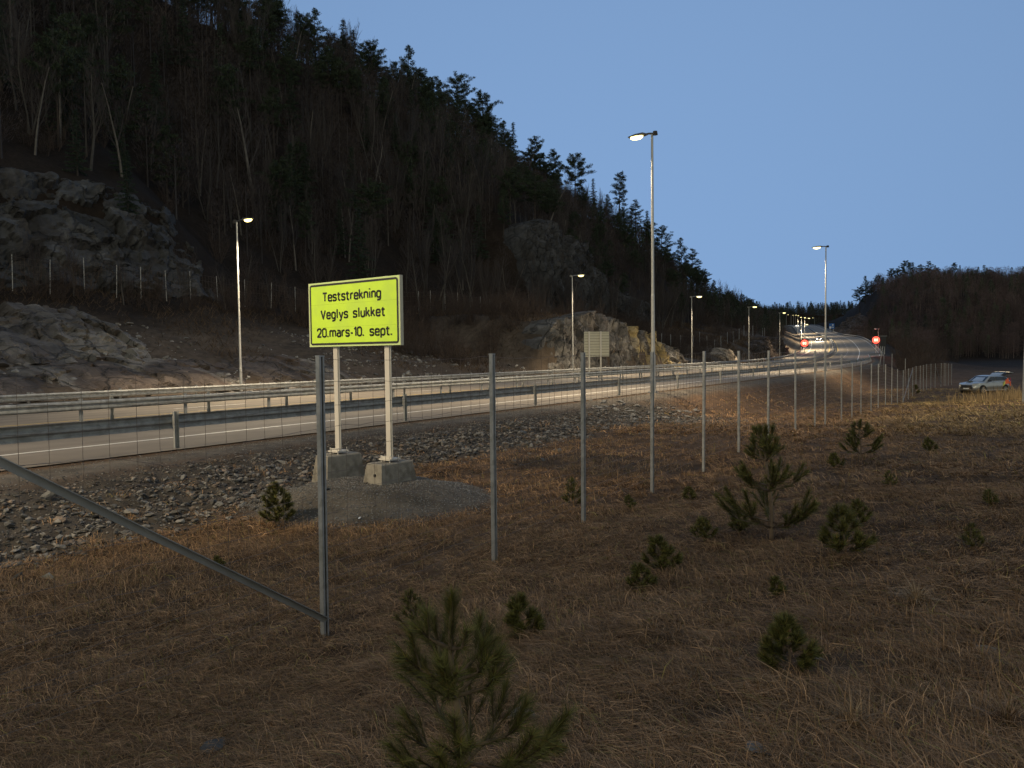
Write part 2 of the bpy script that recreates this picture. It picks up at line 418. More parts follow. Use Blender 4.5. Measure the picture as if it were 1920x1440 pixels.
def field(x, y):
    z = _w[_n_] + _w[_n_ + 1] * x + _w[_n_ + 2] * y
    for i in range(_n_):
        z = z + _w[i] * _tp((x - ctl[i, 0]) ** 2 + (y - ctl[i, 1]) ** 2)
    return z
HEAP = (-2.35, 12.35)
def height(x, y, full=False):
    sh = np.shape(x)
    x = np.asarray(x, float).ravel(); y = np.asarray(y, float).ravel()
    t, d = rinfo(x, y)
    zr = RZ(t); ex = exw(t); ul = d - 20.5; ur = -(d + ex) - 0.5
    r = np.hypot(x, y)
    f = np.clip(field(x, y), -5.5, -1.0)
    far = ss(75, 125, r)
    f = f * (1 - far) + (-4.6 + 0.7 * fbm(x / 30, y / 30, s=3)) * far
    f = f + ss(3, 8, ur) * (0.06 * fbm(x / 1.7, y / 1.7, s=5) + 0.045 * fbm(x * 2.2, y * 2.2, s=6, o=3) * (1 - ss(30, 60, r)) + 0.25 * fbm(x / 9, y / 9, s=8) * ss(14, 40, r))
    # hill on the right
    fk = ss(420, 520, y)
    hr = (38 + 6 * fk) * ss(285, 400, y + 12 * fbm(x / 40, y / 40, s=12)) * np.clip(ss(0, 1, (x - (RX(y) + exw(y) + 3) - (6 - 4 * fk)) / (28 + 0 * fk)), 0, 1)
    hr = hr * (1 - 0.35 * ss(250, 420, x)) + 3.5 * fbm(x / 28, y / 28, s=13) * ss(300, 400, y)
    # bank carrying the road right of the bend
    bk = ss(0.3, 4.5, ur) * (1 - ss(150, 200, t)) + ss(0.3, 26, ur) * ss(150, 200, t)
    zR = (zr - 0.025 + .01 * ex) * (1 - bk) + (f + hr) * bk
    g = ((x - HEAP[0]) / 2.05) ** 2 + ((y - HEAP[1]) / 1.75) ** 2
    heap = ss(1.15, 0.35, np.sqrt(g) + 0.06 * fbm(x * 1.5, y * 1.5, s=30))
    zR = np.maximum(zR, zR * (1 - heap) + (-2.09) * heap)
    rub = ss(0.9, 1.8, ur) * (1 - ss(4.6, 5.6, ur + 0.8 * fbm(x / 1.3, y / 1.3, s=21))) * (1 - ss(33, 39, t + 2 * fbm(x / 1.5, y / 1.5, s=22)))
    rub = rub * (1 - ss(0.2, 0.6, heap))
    zR = zR + 0.09 * rub * fbm(x * 2.5, y * 2.5, s=23)
    zL = zr - 0.2 + lefth(t + 3 * fbm(x / 20, y / 20, s=31) * ss(5, 20, ul), ul)
    zL = zL + ss(3, 12, ul) * (0.55 * fbm(x / 5, y / 5, s=32, o=5)) + ss(36, 60, ul) * 2.5 * fbm(x / 22, y / 22, s=33)
    # hills closing the view
    bh = 44 * ss(800, 960, y + 0.3 * x) + 4 * fbm(x / 35, y / 35, s=35) * ss(820, 960, y)
    bh = bh - 30 * (1 - ss(790, 880, y + 0.3 * x))
    zL = np.maximum(zL, bh)
    zR = np.maximum(zR, bh - 30 * (1 - ss(900, 960, y)))
    z = np.where(ul > 0, zL, np.where(ur > 0, zR, zr - 0.01 * d - 0.025 - 0.13 * ss(.3, 2.5, d) * (1 - .0 * d)))
    z = np.where((y > 900), np.maximum(z, bh), z)
    z = z.reshape(sh)
    if full:
        return z, t, d, ul, ur, rub, heap, r
    return z
def H1(x, y): return float(height(np.array([x]), np.array([y]))[0])

# ---- ground sheet: polar grid about the viewpoint, growing cells
th = np.radians(np.concatenate([np.linspace(-78, -40, 60)[:-1], np.linspace(-40, 40, 760), np.linspace(40, 78, 60)[1:]]))
rr = [0.6]
while rr[-1] < 1500:
    k = 1.0105 if rr[-1] > 5 else 1.016
    if rr[-1] > 130: k = 1.013
    rr.append(rr[-1] * k)
rr = np.array(rr)
TH, RR = np.meshgrid(th, rr, indexing='ij')
gx = RR * np.sin(TH); gy = RR * np.cos(TH)
gz, gt, gd, gul, gur, grub, gheap, grad = height(gx, gy, True)
x_, y_ = gx.ravel(), gy.ravel()
def c3(a): return np.array(a)[None, :]
n1 = fbm(x_ / 3, y_ / 3, s=50)[:, None]; n2 = fbm(x_ / 0.6, y_ / 0.6, s=51)[:, None]; n3 = fbm(x_ / 12, y_ / 12, s=52)[:, None]
cg = c3((0.098, 0.063, 0.040)) * (1 + 0.35 * n2) * (1 + 0.25 * n1)
cgravel = c3((0.120, 0.104, 0.086)) * (1 + 0.3 * n2)
crub = c3((0.060, 0.052, 0.044)) * (1 + 0.4 * n2)
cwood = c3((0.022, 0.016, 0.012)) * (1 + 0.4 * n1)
cscree = c3((0.080, 0.062, 0.047)) * (1 + 0.4 * n2 + 0.4 * n1)
gul_ = gul[:, None]; gur_ = gur[:, None]
col = cg
k = (ss(0, 0.4, gur_) * (1 - ss(0.9, 1.7, gur_ + 0.35 * n2))); col = col * (1 - k) + cgravel * k
k = grub[:, None]; col = col * (1 - k) + crub * k
k = ss(0.05, 0.25, gheap)[:, None]; col = col * (1 - k) + cgravel * 0.95 * k
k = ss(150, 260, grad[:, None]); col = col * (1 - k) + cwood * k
k = (gul_ > 0) * 1.0
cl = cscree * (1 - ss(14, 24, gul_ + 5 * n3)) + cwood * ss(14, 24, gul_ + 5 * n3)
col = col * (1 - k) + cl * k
k = ((gul_ > 1) & (gul_ < 3.2)) * 0.5; col = col * (1 - k) + cgravel * k
ni, nj = TH.shape
i, j = np.meshgrid(np.arange(ni - 1), np.arange(nj - 1), indexing='ij')
q = np.stack([i * nj + j, (i + 1) * nj + j, (i + 1) * nj + j + 1, i * nj + j + 1], -1).reshape(-1, 4)
o = mk('ground', np.stack([x_, y_, gz.ravel()], -1), q, M['ground'], cols=np.clip(col, 0.003, 1), smooth=True)
tag(o, kind='structure')

# ---------------------------------------------------------------- road, markings
def strip(name, t0, t1, d0, d1, dz, m, step=1.0, kind=None, n=1, dash=None):
    V = []; Fq = []; k = 0
    segs = [(t0, t1)] if dash is None else [(a, min(a + dash[0], t1)) for a in np.arange(t0, t1, dash[0] + dash[1])]
    for a, b in segs:
        ts = np.linspace(a, b, max(2, int((b - a) / step) + 1))
        ds = [np.broadcast_to(dd(ts) if callable(dd) else dd, ts.shape) for dd in (d0, d1)]
        rows = [at(ts, ds[0] * (1 - f) + ds[1] * f, dz) for f in np.linspace(0, 1, n + 1)]
        m_ = len(ts)
        V.append(np.concatenate(rows))
        for r_ in range(n):
            ii = np.arange(m_ - 1) + k + r_ * m_
            Fq.append(np.stack([ii, ii + 1, ii + 1 + m_, ii + m_], -1))
        k += m_ * (n + 1)
    return mk(name, np.concatenate(V), np.concatenate(Fq), m, smooth=True)
rd = strip('road', -60, 900, lambda t: -0.35 - exw(t), 20.4, 0.0, M['asphalt'], 2.0, n=84)
tag(rd, kind='structure')
_nv = len(rd.data.vertices); _co = np.empty(_nv * 3, np.float32); rd.data.vertices.foreach_get('co', _co); _co = _co.reshape(-1, 3)
_t, _d = rinfo(_co[:, 0], _co[:, 1])
_k = np.ones(_nv)
for c_ in (3.1, 4.8, 6.5, 8.1, 12.2, 13.5, 15.0, 16.7): _k -= .15 * np.exp(-((_d - c_) / .32) ** 2)
for c_ in (5.65, 14.05): _k -= .10 * np.exp(-((_d - c_) / .06) ** 2)
_k *= 1 + .10 * fbm(_d * 1.6, _t / 40, s=401) + .07 * fbm(_d * .4, _t / 9, s=402)
_k *= np.where((_d > 9.3) & (_d < 10.8), .62, 1) * np.where(_d < 1.4, .9, 1)
_a = rd.data.color_attributes.new('Col', 'FLOAT_COLOR', 'POINT'); _c = np.ones((_nv, 4), np.float32); _c[:, :3] = np.clip(_k, .2, 1.3)[:, None]; _a.data.foreach_set('color', _c.ravel())
mk_ = strip('road_markings', -60, 900, 2.2, 2.36, 0.006, M['paint'], 2.0); tag(mk_, kind='structure')
for nm_, a_, b_, m_, ds_ in (('road_markings', 17.6, 17.76, 'paint', None), ('road_markings', 5.6, 5.74, 'paint', (3, 9)), ('road_markings', 14.0, 14.14, 'paint', (3, 9)),
                             ('road_markings', 8.7, 8.82, 'yellow_paint', None), ('road_markings', 11.3, 11.42, 'yellow_paint', None)):
    tag(strip(nm_, -60, 900, a_, b_, 0.006, M[m_], 1.0, dash=ds_), kind='structure')
tag(strip('road_markings', 185, 400, lambda t: 0.3 - exw(t) * 0.9, lambda t: 0.42 - exw(t) * 0.9, 0.006, M['paint'], 2.0), kind='structure')

# ---------------------------------------------------------------- guardrails
PROF = [(0, .75), (.035, .745), (.085, .70), (.085, .66), (.01, .615), (.01, .575), (.085, .53), (.085, .49), (.035, .445), (0, .44)]
def guardrail(label, t0, t1, dfun, side, sp, t_post, tmax_post, step=1.0, post_h=0.42):
    root = empty('guardrail', tuple(at(t0, dfun(np.array([t0]))[0])), 0, label, 'guardrail', 'steel guardrails along the motorway')
    org = np.array(root.location)
    ts = np.arange(t0, t1, step)
    ins = [(a, b) for a, b in PROF]; outs = [(a - 0.006, b) for a, b in PROF][::-1]
    loop = ins + outs
    rows = [at(ts, dfun(ts) + side * a, b) for a, b in loop]
    V = np.stack(rows, 1) - org
    n = len(loop); m_ = len(ts)
    i, j = np.meshgrid(np.arange(m_ - 1), np.arange(n), indexing='ij')
    q = np.stack([i * n + j, (i + 1) * n + j, (i + 1) * n + (j + 1) % n, i * n + (j + 1) % n], -1).reshape(-1, 4)
    mk('beam', V.reshape(-1, 3), q, M['galv'], root)
    proto = None; t = t_post; cnt = 0
    while t < tmax_post and cnt < 98:
        a, b = tang(t); p = at(t, dfun(np.array([t]))[0] - side * 0.075) - org
        if proto is None:
            g = G(); h = 0.41
            g.box((0, 0, h - .1), (.05, .003, h + .1)); g.box((.05, .027, h - .1), (.003, .03, h + .1)); g.box((-.05, .027, h - .1), (.003, .03, h + .1))
            g.box((0, -.03, 0.6), (.03, .03, .12))
            proto = g.build('post', M['galv'], root)
            po = proto
        else:
            po = proto.copy(); COL.objects.link(po); po.parent = root
        po.location = p; po.rotation_euler = (0, 0, math.atan2(b, a) + (0 if side < 0 else PI))
        st = math.hypot(1, float(np.interp(t, _ty, _dx)))
        t += sp / st; cnt += 1
    return root
guardrail('near steel guardrail with a wide grey beam seen from behind, above the rubble bank', -30, 720, lambda t: -exw(t) * 1.0 + 0 * t, 1, 7.6, 17 - 5.32 * 6 - 0.0, 190)
guardrail('median guardrail facing the near carriageway, lit pale beige', -30, 720, lambda t: 9.75 + 0 * t, -1, 3.75, -9.0, 190)
guardrail('median guardrail facing the far carriageway, behind the beige one', -30, 720, lambda t: 10.3 + 0 * t, 1, 3.75, -8.0, 190)
guardrail('far guardrail at the foot of the rocky hillside', -30, 720, lambda t: 19.5 + 0 * t, -1, 4.0, -12.0, 190)

# ---------------------------------------------------------------- street lamps
HEADG = {}
def street_lamp(base, h, hd, label, group=None, power=0, arm=1.2, far=False, lens='lens', rb=0.11, collar=True, head=1.0, reach=None, name='street_lamp', tilt=32):
    root = empty(name, base, math.atan2(hd[1], hd[0]), label, 'street lamp', group)
    g = G()
    zc = [0, 1.9, 1.95, h * 0.38, h * 0.385, h]
    rs = [rb, rb, rb * .82, rb * .72, rb * .64, rb * .5]
    if not collar: zc = [0, h]; rs = [rb, rb * .55]
    g.tube([(0, 0, z) for z in zc], rs, 12); g.build('pole', M['lamp_metal'], root, smooth=False)
    if not far:
        g = G(); g.box((0, 0, .03), (.2, .2, .03)); [g.tube([(x, y, .03), (x, y, .12)], .02, 6) for x in (-.14, .14) for y in (-.14, .14)]
        g.build('base_plate', M['post_galv'], root)
    g = G(); g.tube([(-.12, 0, h + .02), (arm * .5, 0, h + .07), (arm, 0, h + .07)], rb * .42, 8); g.tube([(-.16, 0, h - .05), (-.16, 0, h + .13)], [.14, .11], 8)
    g.build('arm', M['lamp_dark'] if not far else M['lamp_metal'], root, smooth=True)
    s = head
    g = G()
    # tapered housing, flat underneath
    xs = [arm - .1, arm + .1, arm + .45 * s, arm + .8 * s]; ws = [.07, .17 * s, .17 * s, .10 * s]; hs = [.05, .10 * s, .09 * s, .04 * s]
    V = []
    for x, ww, hh in zip(xs, ws, hs):
        V += [(x, -ww, h + .03), (x, -ww * .8, h + .03 + hh), (x, ww * .8, h + .03 + hh), (x, ww, h + .03)]
    Fq = [[4 * a + b, 4 * (a + 1) + b, 4 * (a + 1) + (b + 1) % 4, 4 * a + (b + 1) % 4] for a in range(3) for b in range(4)] + [[0, 1, 2, 3], [12, 15, 14, 13]]
    g.add(V, Fq); hd_o = g.build('luminaire', M['lamp_dark'] if not far else M['lamp_metal'], root)
    g = G()
    V = []; n = 10
    cxp = arm + .42 * s
    for k_, (a, b) in enumerate([(1, 0.0), (.92, -.07), (.6, -.12), (0.15, -.14)]):
        for jn in range(n):
            an = 2 * PI * jn / n
            V.append((cxp + .31 * s * a * math.cos(an), .15 * s * a * math.sin(an), h + .028 + b * s))
    Fq = [[a * n + b, (a + 1) * n + b, (a + 1) * n + (b + 1) % n, a * n + (b + 1) % n] for a in range(3) for b in range(n)]
    g.add(V, Fq); g.build('lens', M[lens], hd_o, smooth=True)
    if power:
        L = bpy.data.lights.new('lamp_light', 'SPOT'); L.energy = power; L.color = (1.0, 0.80, 0.52); L.spot_size = R(reach or 136); L.spot_blend = 0.6; L.shadow_soft_size = .25
        lo = bpy.data.objects.new('lamp_light', L); COL.objects.link(lo); lo.parent = root; lo.location = (cxp, 0, h - .28); lo.rotation_euler = (0, R(-tilt), 0) if tilt != 38 else Vector((.05, -.86, -.50)).to_track_quat('-Z', 'Y').to_euler(); L.spot_blend = 0.5 if tilt == 38 else 0.6
    return root
def nrm(t):
    a, b = tang(t); return np.array([-b, a])
def roadside(px, topy, t_guess, d, h=None):
    """lamp foot on the road edge where pixel column px meets offset d"""
    ts = np.linspace(max(t_guess - 60, -30), t_guess + 60, 1201)
    p = at(ts, d); c = ray(px, 640)
    k_ = np.abs(p[:, 0] / p[:, 1] - c[0]).argmin()
    q = p[k_]; z = H1(q[0], q[1]) if d > 20.6 or d < -.5 else q[2]
    return np.array([q[0], q[1], z]), P(px, topy, q[1])[2], ts[k_]
PW = 11000
GN = 'lamps along the near side of the motorway'; GF = 'lamps along the far side of the motorway'
b_, zt, t_ = roadside(1224, 252, 33, -0.6); street_lamp(tuple(b_), zt - b_[2] + .0, nrm(t_), 'tallest street lamp, lit, on a slim pole behind the fence in the middle', GN, PW * 1.05, arm=.35, head=1.15, rb=.12)
b_, zt, t_ = roadside(1548, 463, 75, -0.6); street_lamp(tuple(b_), zt - b_[2], nrm(t_), 'second tall near side lamp, standing against the sky right of the tallest', GN, PW * 1.5, arm=.35, head=1.2, lens='lens_far')
fl = [(450, 416, 15, 'lit lamp on the far verge at the left, nearest of the far row'), (1074, 518, 65, 'lit far side lamp beside the back of the pale road sign'),
      (1297, 557, 95, 'lit far side lamp next to the ochre rock face'), (1404, 576, 130, 'lit far side lamp right of the ochre rock face'), (1462, 587, 190, 'lit far side lamp just left of the left red speed sign')]
for px, ty_, tg, lb in fl:
    b_, zt, t_ = roadside(px, ty_, tg, 21.3); street_lamp(tuple(b_), zt - b_[2], -nrm(t_), lb, GF, PW * (.8 if px < 1100 else 1.5), arm=.6, rb=.085, tilt=22 if px < 500 else 32, lens='lens' if px < 1100 else 'lens_far', far=px > 460, head=1.0 if px < 1100 else 1.2)
for t_, d_, lb in ((-2.0, 21.3, 'lit far side lamp just outside the left edge'), (2, -0.6, 'tall near side lamp beyond the left edge')):
    b_ = at(t_, d_); s_ = -1 if d_ > 5 else 1
    street_lamp(tuple(b_), 10 if d_ > 5 else 13.4, nrm(t_) * s_, lb, GF if d_ > 5 else GN, PW * (.9 if d_ > 5 else 1.2), arm=.6, tilt=32 if d_ > 5 else 38, reach=None if d_ > 5 else 62)
# lamps far away: on the far side of the bend and along the crest
for t_, tt, on in ((308, 597, 1), (372, 596, 1), (440, 595, 1), (520, 592, 0), (590, 591, 0), (660, 591, 0), (740, 590, 0)):
    p = at(t_, 20.4); px = 960 + 1400 * p[0] / p[1]
    zt = P(px, tt, p[1])[2]
    street_lamp(tuple(p), min(max(zt - p[2], 8), 11), -nrm(t_), 'small lit lamp on the crest where the road disappears', 'lit lamps on the distant crest', 22000 if on else 0, arm=1.2, far=True, rb=.12, lens='lens_far', head=1.3, collar=False, reach=160, tilt=12)
for t_ in (250,):
    p = at(t_, 20.4)
    street_lamp(tuple(p), 9.0, -nrm(t_), 'far lamp inside the bend above the left red speed sign', 'lit lamps on the distant crest', 24000, arm=1.3, far=True, rb=.12, lens='lens_far', head=1.3, collar=False, reach=160, tilt=12)
b_ = P(1527.5, 612, 700); street_lamp((b_[0], b_[1], b_[2] - 1), 9, (-1, 0), 'lone distant lamp right of the others on the crest', None, 0, arm=1.2, far=True, rb=.12, lens='lens_far', head=1.3, collar=False)
# lamp whose head is just outside the right edge
bx, by = 0.6862 * 33.0, 33.0
street_lamp((bx, by, H1(bx, by)), 12.6, (1, 0.15), 'street lamp post cut off by the right edge of the picture', None, PW * .36, arm=.9, reach=158, far=True, tilt=5, rb=.06).rotation_euler[1] = R(1.0)
# short unlit lamp beside the right red sign
b_ = P(1646.5, 664, 190); street_lamp(tuple(b_ - (0, 0, 0)), P(1646, 617, 190)[2] - b_[2], (-1, -.3), 'short unlit lamp standing behind the right red speed sign', None, 0, arm=.4, far=True, rb=.07, lens='lens_off', collar=False, head=1.0)

# ---------------------------------------------------------------- wildlife fence in front
FA, FB = -5.70, 0.625
def fpos(px):
    c = ray(px, 800)[0]
    Y = FA / (c - FB); return np.array([c * Y, Y])
fpx = [-95, 597, 921, 1090, 1220, 1317, 1383.5, 1438.5, 1490, 1526.5, 1546, 1576.5, 1596, 1613, 1632, 1645.5, 1659, 1670.5, 1681.5, 1692, 1702]
fence = empty('wildlife_fence', (0, 0, 0), 0, 'tall wire mesh wildlife fence with grey steel posts across the grass', 'fence')
FD = np.array([FB, 1.0]) / math.hypot(FB, 1)
pts = [fpos(p) for p in fpx]
far2 = [(1711, 64), (1717, 66.5), (1725, 68.5), (1731, 71), (1737, 72.5), (1745, 75), (1753, 77), (1764, 79.5), (1770, 82), (1773, 84), (1778, 86), (1784, 88)]
for px, Y in far2: pts.append(np.array([ray(px, 700)[0] * Y, Y]))
pg = G()   # one post with C profile, height 2.5 above ground, top cap
hw = 2.52
pg.box((0, 0, hw / 2 - .15), (.027, .003, hw / 2 + .15)); pg.box((.027, .022, hw / 2 - .15), (.003, .022, hw / 2 + .15)); pg.box((-.027, .022, hw / 2 - .15), (.003, .022, hw / 2 + .15))
pg.box((0, .022, hw + .004), (.032, .026, .006)); pg.box((.018, .044, hw / 2 - .15), (.008, .003, hw / 2 + .15)); pg.box((-.018, .044, hw / 2 - .15), (.008, .003, hw / 2 + .15))
proto = pg.build('post', M['post_galv'], fence)
tops = []
for k_, p in enumerate(pts):
    po = proto if k_ == 0 else proto.copy()
    if k_: COL.objects.link(po); po.parent = fence
    z = H1(p[0], p[1])
    # post tops follow a smooth line
    zt = 0.02 if p[1] < 28 else (z + 2.5)
    if k_ < 12: zt = float(np.interp(p[1], [4, 20, 28, 36], [0.0, 0.02, 0.0, -0.45]))
    po.location = (p[0], p[1], zt - hw)
    po.rotation_euler = (random.uniform(-.006, .006), random.uniform(-.008, .008), -math.atan2(FB, 1) + PI / 2 + PI)
    tops.append(np.array([p[0], p[1], zt]))
def brace(a, b, hw_=.023):
    a = np.array(a, float); b = np.array(b, float); d = b - a; L = np.linalg.norm(d); d /= L
    s_ = np.cross(d, (0, 0, 1)); s_ /= np.linalg.norm(s_); u_ = np.cross(s_, d)
    g = G(); g.box((a + b) / 2, (L / 2, .003, hw_), [d, s_, u_]); g.box((a + b) / 2 + u_ * hw_ + s_ * .02, (L / 2, .02, .003), [d, s_, u_])
    return g.build('brace', mat('brace_steel', (.27, .275, .28), .6, metal=.3, var=.15, scale=5), fence)
off = np.array([.03, -.04, 0])
brace(tops[0] + (0, 0, -.42) + off, tops[1] + (0.02, -.03, -2.28) + off)
brace(tops[19] + (0, 0, -2.4), tops[21] + (0, 0, -.1)); brace(tops[27] + (0, 0, -.1), tops[28] + (0, 0, -2.2))
wg = G()
hs_ = [0.02, .22, .42, .62, .82, 1.02, 1.2, 1.38, 1.54, 1.69, 1.83, 1.96, 2.08, 2.2]
for k_ in range(len(tops) - 1):
    a, b = tops[k_], tops[k_ + 1]
    L = np.linalg.norm((b - a)[:2]); nv = max(2, int(round(L / (.185 if k_ < 12 else .25))))
    wr = .0015 + .00009 * a[1]
    fr = np.linspace(0, 1, nv + 1)
    side = np.array([FD[1], -FD[0], 0]) * -.03
    for ih, h_ in enumerate(hs_):
        sag = .035 if k_ > 0 else .09
        dz = -sag * np.sin(fr * PI) * (1 if ih < 2 else .5) + (.012 * np.array([random.uniform(-1, 1) for _ in fr]) if a[1] < 20 else 0)
        if k_ == 0 and ih in (0, 3): dz = dz - np.array([max(0, .10 * math.sin(f * 9 + ih)) for f in fr])
        pl = a[None] * (1 - fr[:, None]) + b[None] * fr[:, None] + side
        pl[:, 2] += -h_ + dz
        wg.tube(pl, wr, 3, caps=False)
    for f in fr[1:-1]:
        f2 = f + random.uniform(-.006, .006)
        p = a * (1 - f2) + b * f2 + side
        sg = -(.035 if k_ else .09) * math.sin(f * PI)
        wg.tube([p + (0, 0, -.02 + sg), p + (random.uniform(-.008, .008), 0, -.9), p + (random.uniform(-.01, .01), 0, -2.22)], wr * .9, 3, caps=False)
wg.build('wire_mesh', M['wire'], fence)
# fence piece beside the road embankment, farther back
f2 = empty('wildlife_fence', (0, 0, 0), 0, 'short far piece of wildlife fence below the right red speed sign', 'fence')
pr2 = None
for px, ty_, Y in ((1650, 649, 100), (1657, 656, 94), (1672, 664, 84), (1697, 673, 76)):
    p = P(px, ty_, Y)
    if pr2 is None: po = proto.copy(); pr2 = po
    else: po = proto.copy()
    COL.objects.link(po); po.parent = f2; po.location = p - (0, 0, 2.5); po.scale = (1.1, 1.1, 1)
    if px == 1650: po.rotation_euler = (0, R(9), 0)
# fence on the left hillside above the rock
f3 = empty('wildlife_fence', (0, 0, 0), 0, 'thin wire fence running along the rocky hillside on the far side', 'fence')
spx = [28, 96, 158, 222, 267, 316, 358, 408, 461, 508, 553, 600, 640, 690, 740, 785, 808, 836, 858, 883, 900, 920, 938, 953, 970, 987, 1004, 1017, 1031, 1042, 1065, 1078, 1095, 1110, 1125]
prev = None; g3 = G()
for k_, px in enumerate(spx):
    dd = float(np.interp(px, [0, 450, 800, 1000, 1130], [45, 46, 48, 42, 40]))
    ts = np.linspace(10, 130, 601); pp = at(ts, dd); kk = np.abs(pp[:, 0] / pp[:, 1] - ray(px, 600)[0]).argmin()
    x0, y0 = pp[kk][:2]; z0 = H1(x0, y0)
    po = proto.copy(); COL.objects.link(po); po.parent = f3; po.location = (x0, y0, z0); po.rotation_euler = (random.uniform(-.02, .02), random.uniform(-.04, .04), .6); po.scale = (.9, .9, 1.05)
    q_ = np.array([x0, y0, z0])
    if prev is not None:
        for h_ in (.7, 1.4, 2.0, 2.5): g3.tube([prev + (0, 0, h_), q_ + (0, 0, h_)], .006, 3, caps=False)
        for f in np.linspace(0, 1, 10)[1:-1]:
            m0 = prev * (1 - f) + q_ * f; g3.tube([m0, m0 + (0, 0, 2.5)], .005, 3, caps=False)
    prev = q_
g3.build('wire_mesh', M['wire'], f3)
# lower fence along the right part of the far side
f4 = empty('wildlife_fence', (0, 0, 0), 0, 'far side fence descending behind the ochre rock face', 'fence')
prev = None; g4 = G()
for k_, px in enumerate([1168, 1185, 1200, 1240, 1258, 1276, 1300, 1312, 1326, 1340, 1352, 1364, 1375, 1386, 1395, 1412, 1430, 1445]):
    dd = float(np.interp(px, [1160, 1300, 1445], [36, 30, 29]))
    ts = np.linspace(60, 220, 801); pp = at(ts, dd); kk = np.abs(pp[:, 0] / pp[:, 1] - ray(px, 640)[0]).argmin()
    x0, y0 = pp[kk][:2]; z0 = H1(x0, y0)
    po = proto.copy(); COL.objects.link(po); po.parent = f4; po.location = (x0, y0, z0); po.rotation_euler = (0, random.uniform(-.03, .03), .6); po.scale = (1.8, 1.8, 1.1)
    q_ = np.array([x0, y0, z0])
    if prev is not None:
        for h_ in (1.2, 2.6): g4.tube([prev + (0, 0, h_), q_ + (0, 0, h_)], .008, 3, caps=False)
    prev = q_
g4.build('wire_mesh', M['wire'], f4)

# ---------------------------------------------------------------- yellow text sign
def rp(pts, st=6):
    """polyline with rounded corners: points (x, y[, r])"""
    out = []
    n = len(pts)
    for i_, p in enumerate(pts):
        r_ = p[2] if len(p) > 2 else 0
        if r_ <= 0 or i_ in (0, n - 1): out.append((p[0], p[1])); continue
        a = np.array(pts[i_ - 1][:2], float); b = np.array(p[:2], float); c = np.array(pts[i_ + 1][:2], float)
        u = (a - b); lu = np.linalg.norm(u); u /= lu; v = (c - b); lv = np.linalg.norm(v); v /= lv
        rr_ = min(r_, lu * .99 if i_ - 1 == 0 else lu / 2, lv * .99 if i_ + 1 == n - 1 else lv / 2)
        s0 = b + u * rr_; s1 = b + v * rr_
        for k in range(st + 1):
            f = k / st; out.append(tuple((1 - f) ** 2 * s0 + 2 * f * (1 - f) * (b * .82 + (s0 + s1) / 2 * .0 + b * .18) + f * f * s1))
    return out
r2 = .22
GL = {'T': (.48, [[(0, .9), (.48, .9)], [(.24, .9), (.24, 0)]]),
      'e': (.40, [[(0, .34), (.4, .34), (.4, .66, r2), (0, .66, r2), (0, 0, r2), (.38, 0, .1), (.38, .08)]]),
      's': (.36, [[(.35, .58), (.34, .66, .1), (0, .66, .17), (0, .34, .17), (.36, .32, .17), (.36, 0, .17), (0, 0, .1), (0, .07)]]),
      't': (.30, [[(.1, .88), (.1, 0, .14), (.3, 0)], [(-.05, .65), (.29, .65)]]),
      'r': (.24, [[(0, 0), (0, .67)], [(0, .40), (.02, .66, .2), (.26, .66)]]),
      'k': (.36, [[(0, 0), (0, 1.0)], [(.34, .66), (.0, .26)], [(.13, .40), (.37, 0)]]),
      'n': (.37, [[(0, 0), (0, .67)], [(0, .42), (.0, .66, .2), (.37, .66, r2), (.37, 0)]]),
      'i': (.0, [[(0, 0), (0, .66)], [(0, .88), (0, 1.01)]]),
      'g': (.39, [[(.39, .3), (.39, .66, r2), (0, .66, r2), (0, 0, r2), (.39, .0, r2), (.39, .3)], [(.39, .67), (.39, -.27, r2), (.03, -.27)]]),
      'V': (.50, [[(0, .93), (.25, 0), (.5, .93)]]),
      'l': (.0, [[(0, 1.0), (0, 0)]]),
      'y': (.40, [[(0, .66), (.21, 0)], [(.41, .66), (.17, -.27, .06), (.02, -.27)]]),
      'u': (.37, [[(0, .66), (0, 0, r2), (.37, 0, r2), (.37, .3)], [(.37, .66), (.37, 0)]]),
      '2': (.42, [[(0, .72), (0, .92, .2), (.42, .92, .22), (.42, .52, .16), (0, 0.02), (.44, 0.0)]]),
      '0': (.42, [[(0, .46), (0, .92, .24), (.42, .92, .24), (.42, 0, .24), (0, 0, .24), (0, .46)]]),
      '8': (.42, [[(.21, .5), (0, .5, .18), (0, .92, .2), (.42, .92, .2), (.42, .5, .18), (.21, .5)], [(.21, .5), (0, .5, .2), (0, 0, .2), (.42, 0, .2), (.42, .5, .2), (.21, .5)]]),
      '.': (.0, [[(0, -.05), (0, .11)]]),
      'm': (.66, [[(0, 0), (0, .67)], [(0, .42), (.0, .66, .2), (.33, .66, .2), (.33, 0)], [(.33, .42), (.33, .66, .2), (.66, .66, .2), (.66, 0)]]),
      'a': (.37, [[(.03, .65), (.37, .66, r2), (.37, 0)], [(.37, .38), (0, .38, .17), (0, 0, .17), (.37, 0, .1), (.37, .15)]]),
      '-': (.20, [[(0, .32), (.2, .32)]]),
      '1': (.16, [[(0, .74), (.16, .93), (.16, 0)]]),
      'p': (.38, [[(0, .67), (0, -.29)], [(0, .3), (0, .66, r2), (.39, .66, r2), (.39, 0, r2), (0, 0, r2), (0, .3)]]),
      ' ': (.30, [])}
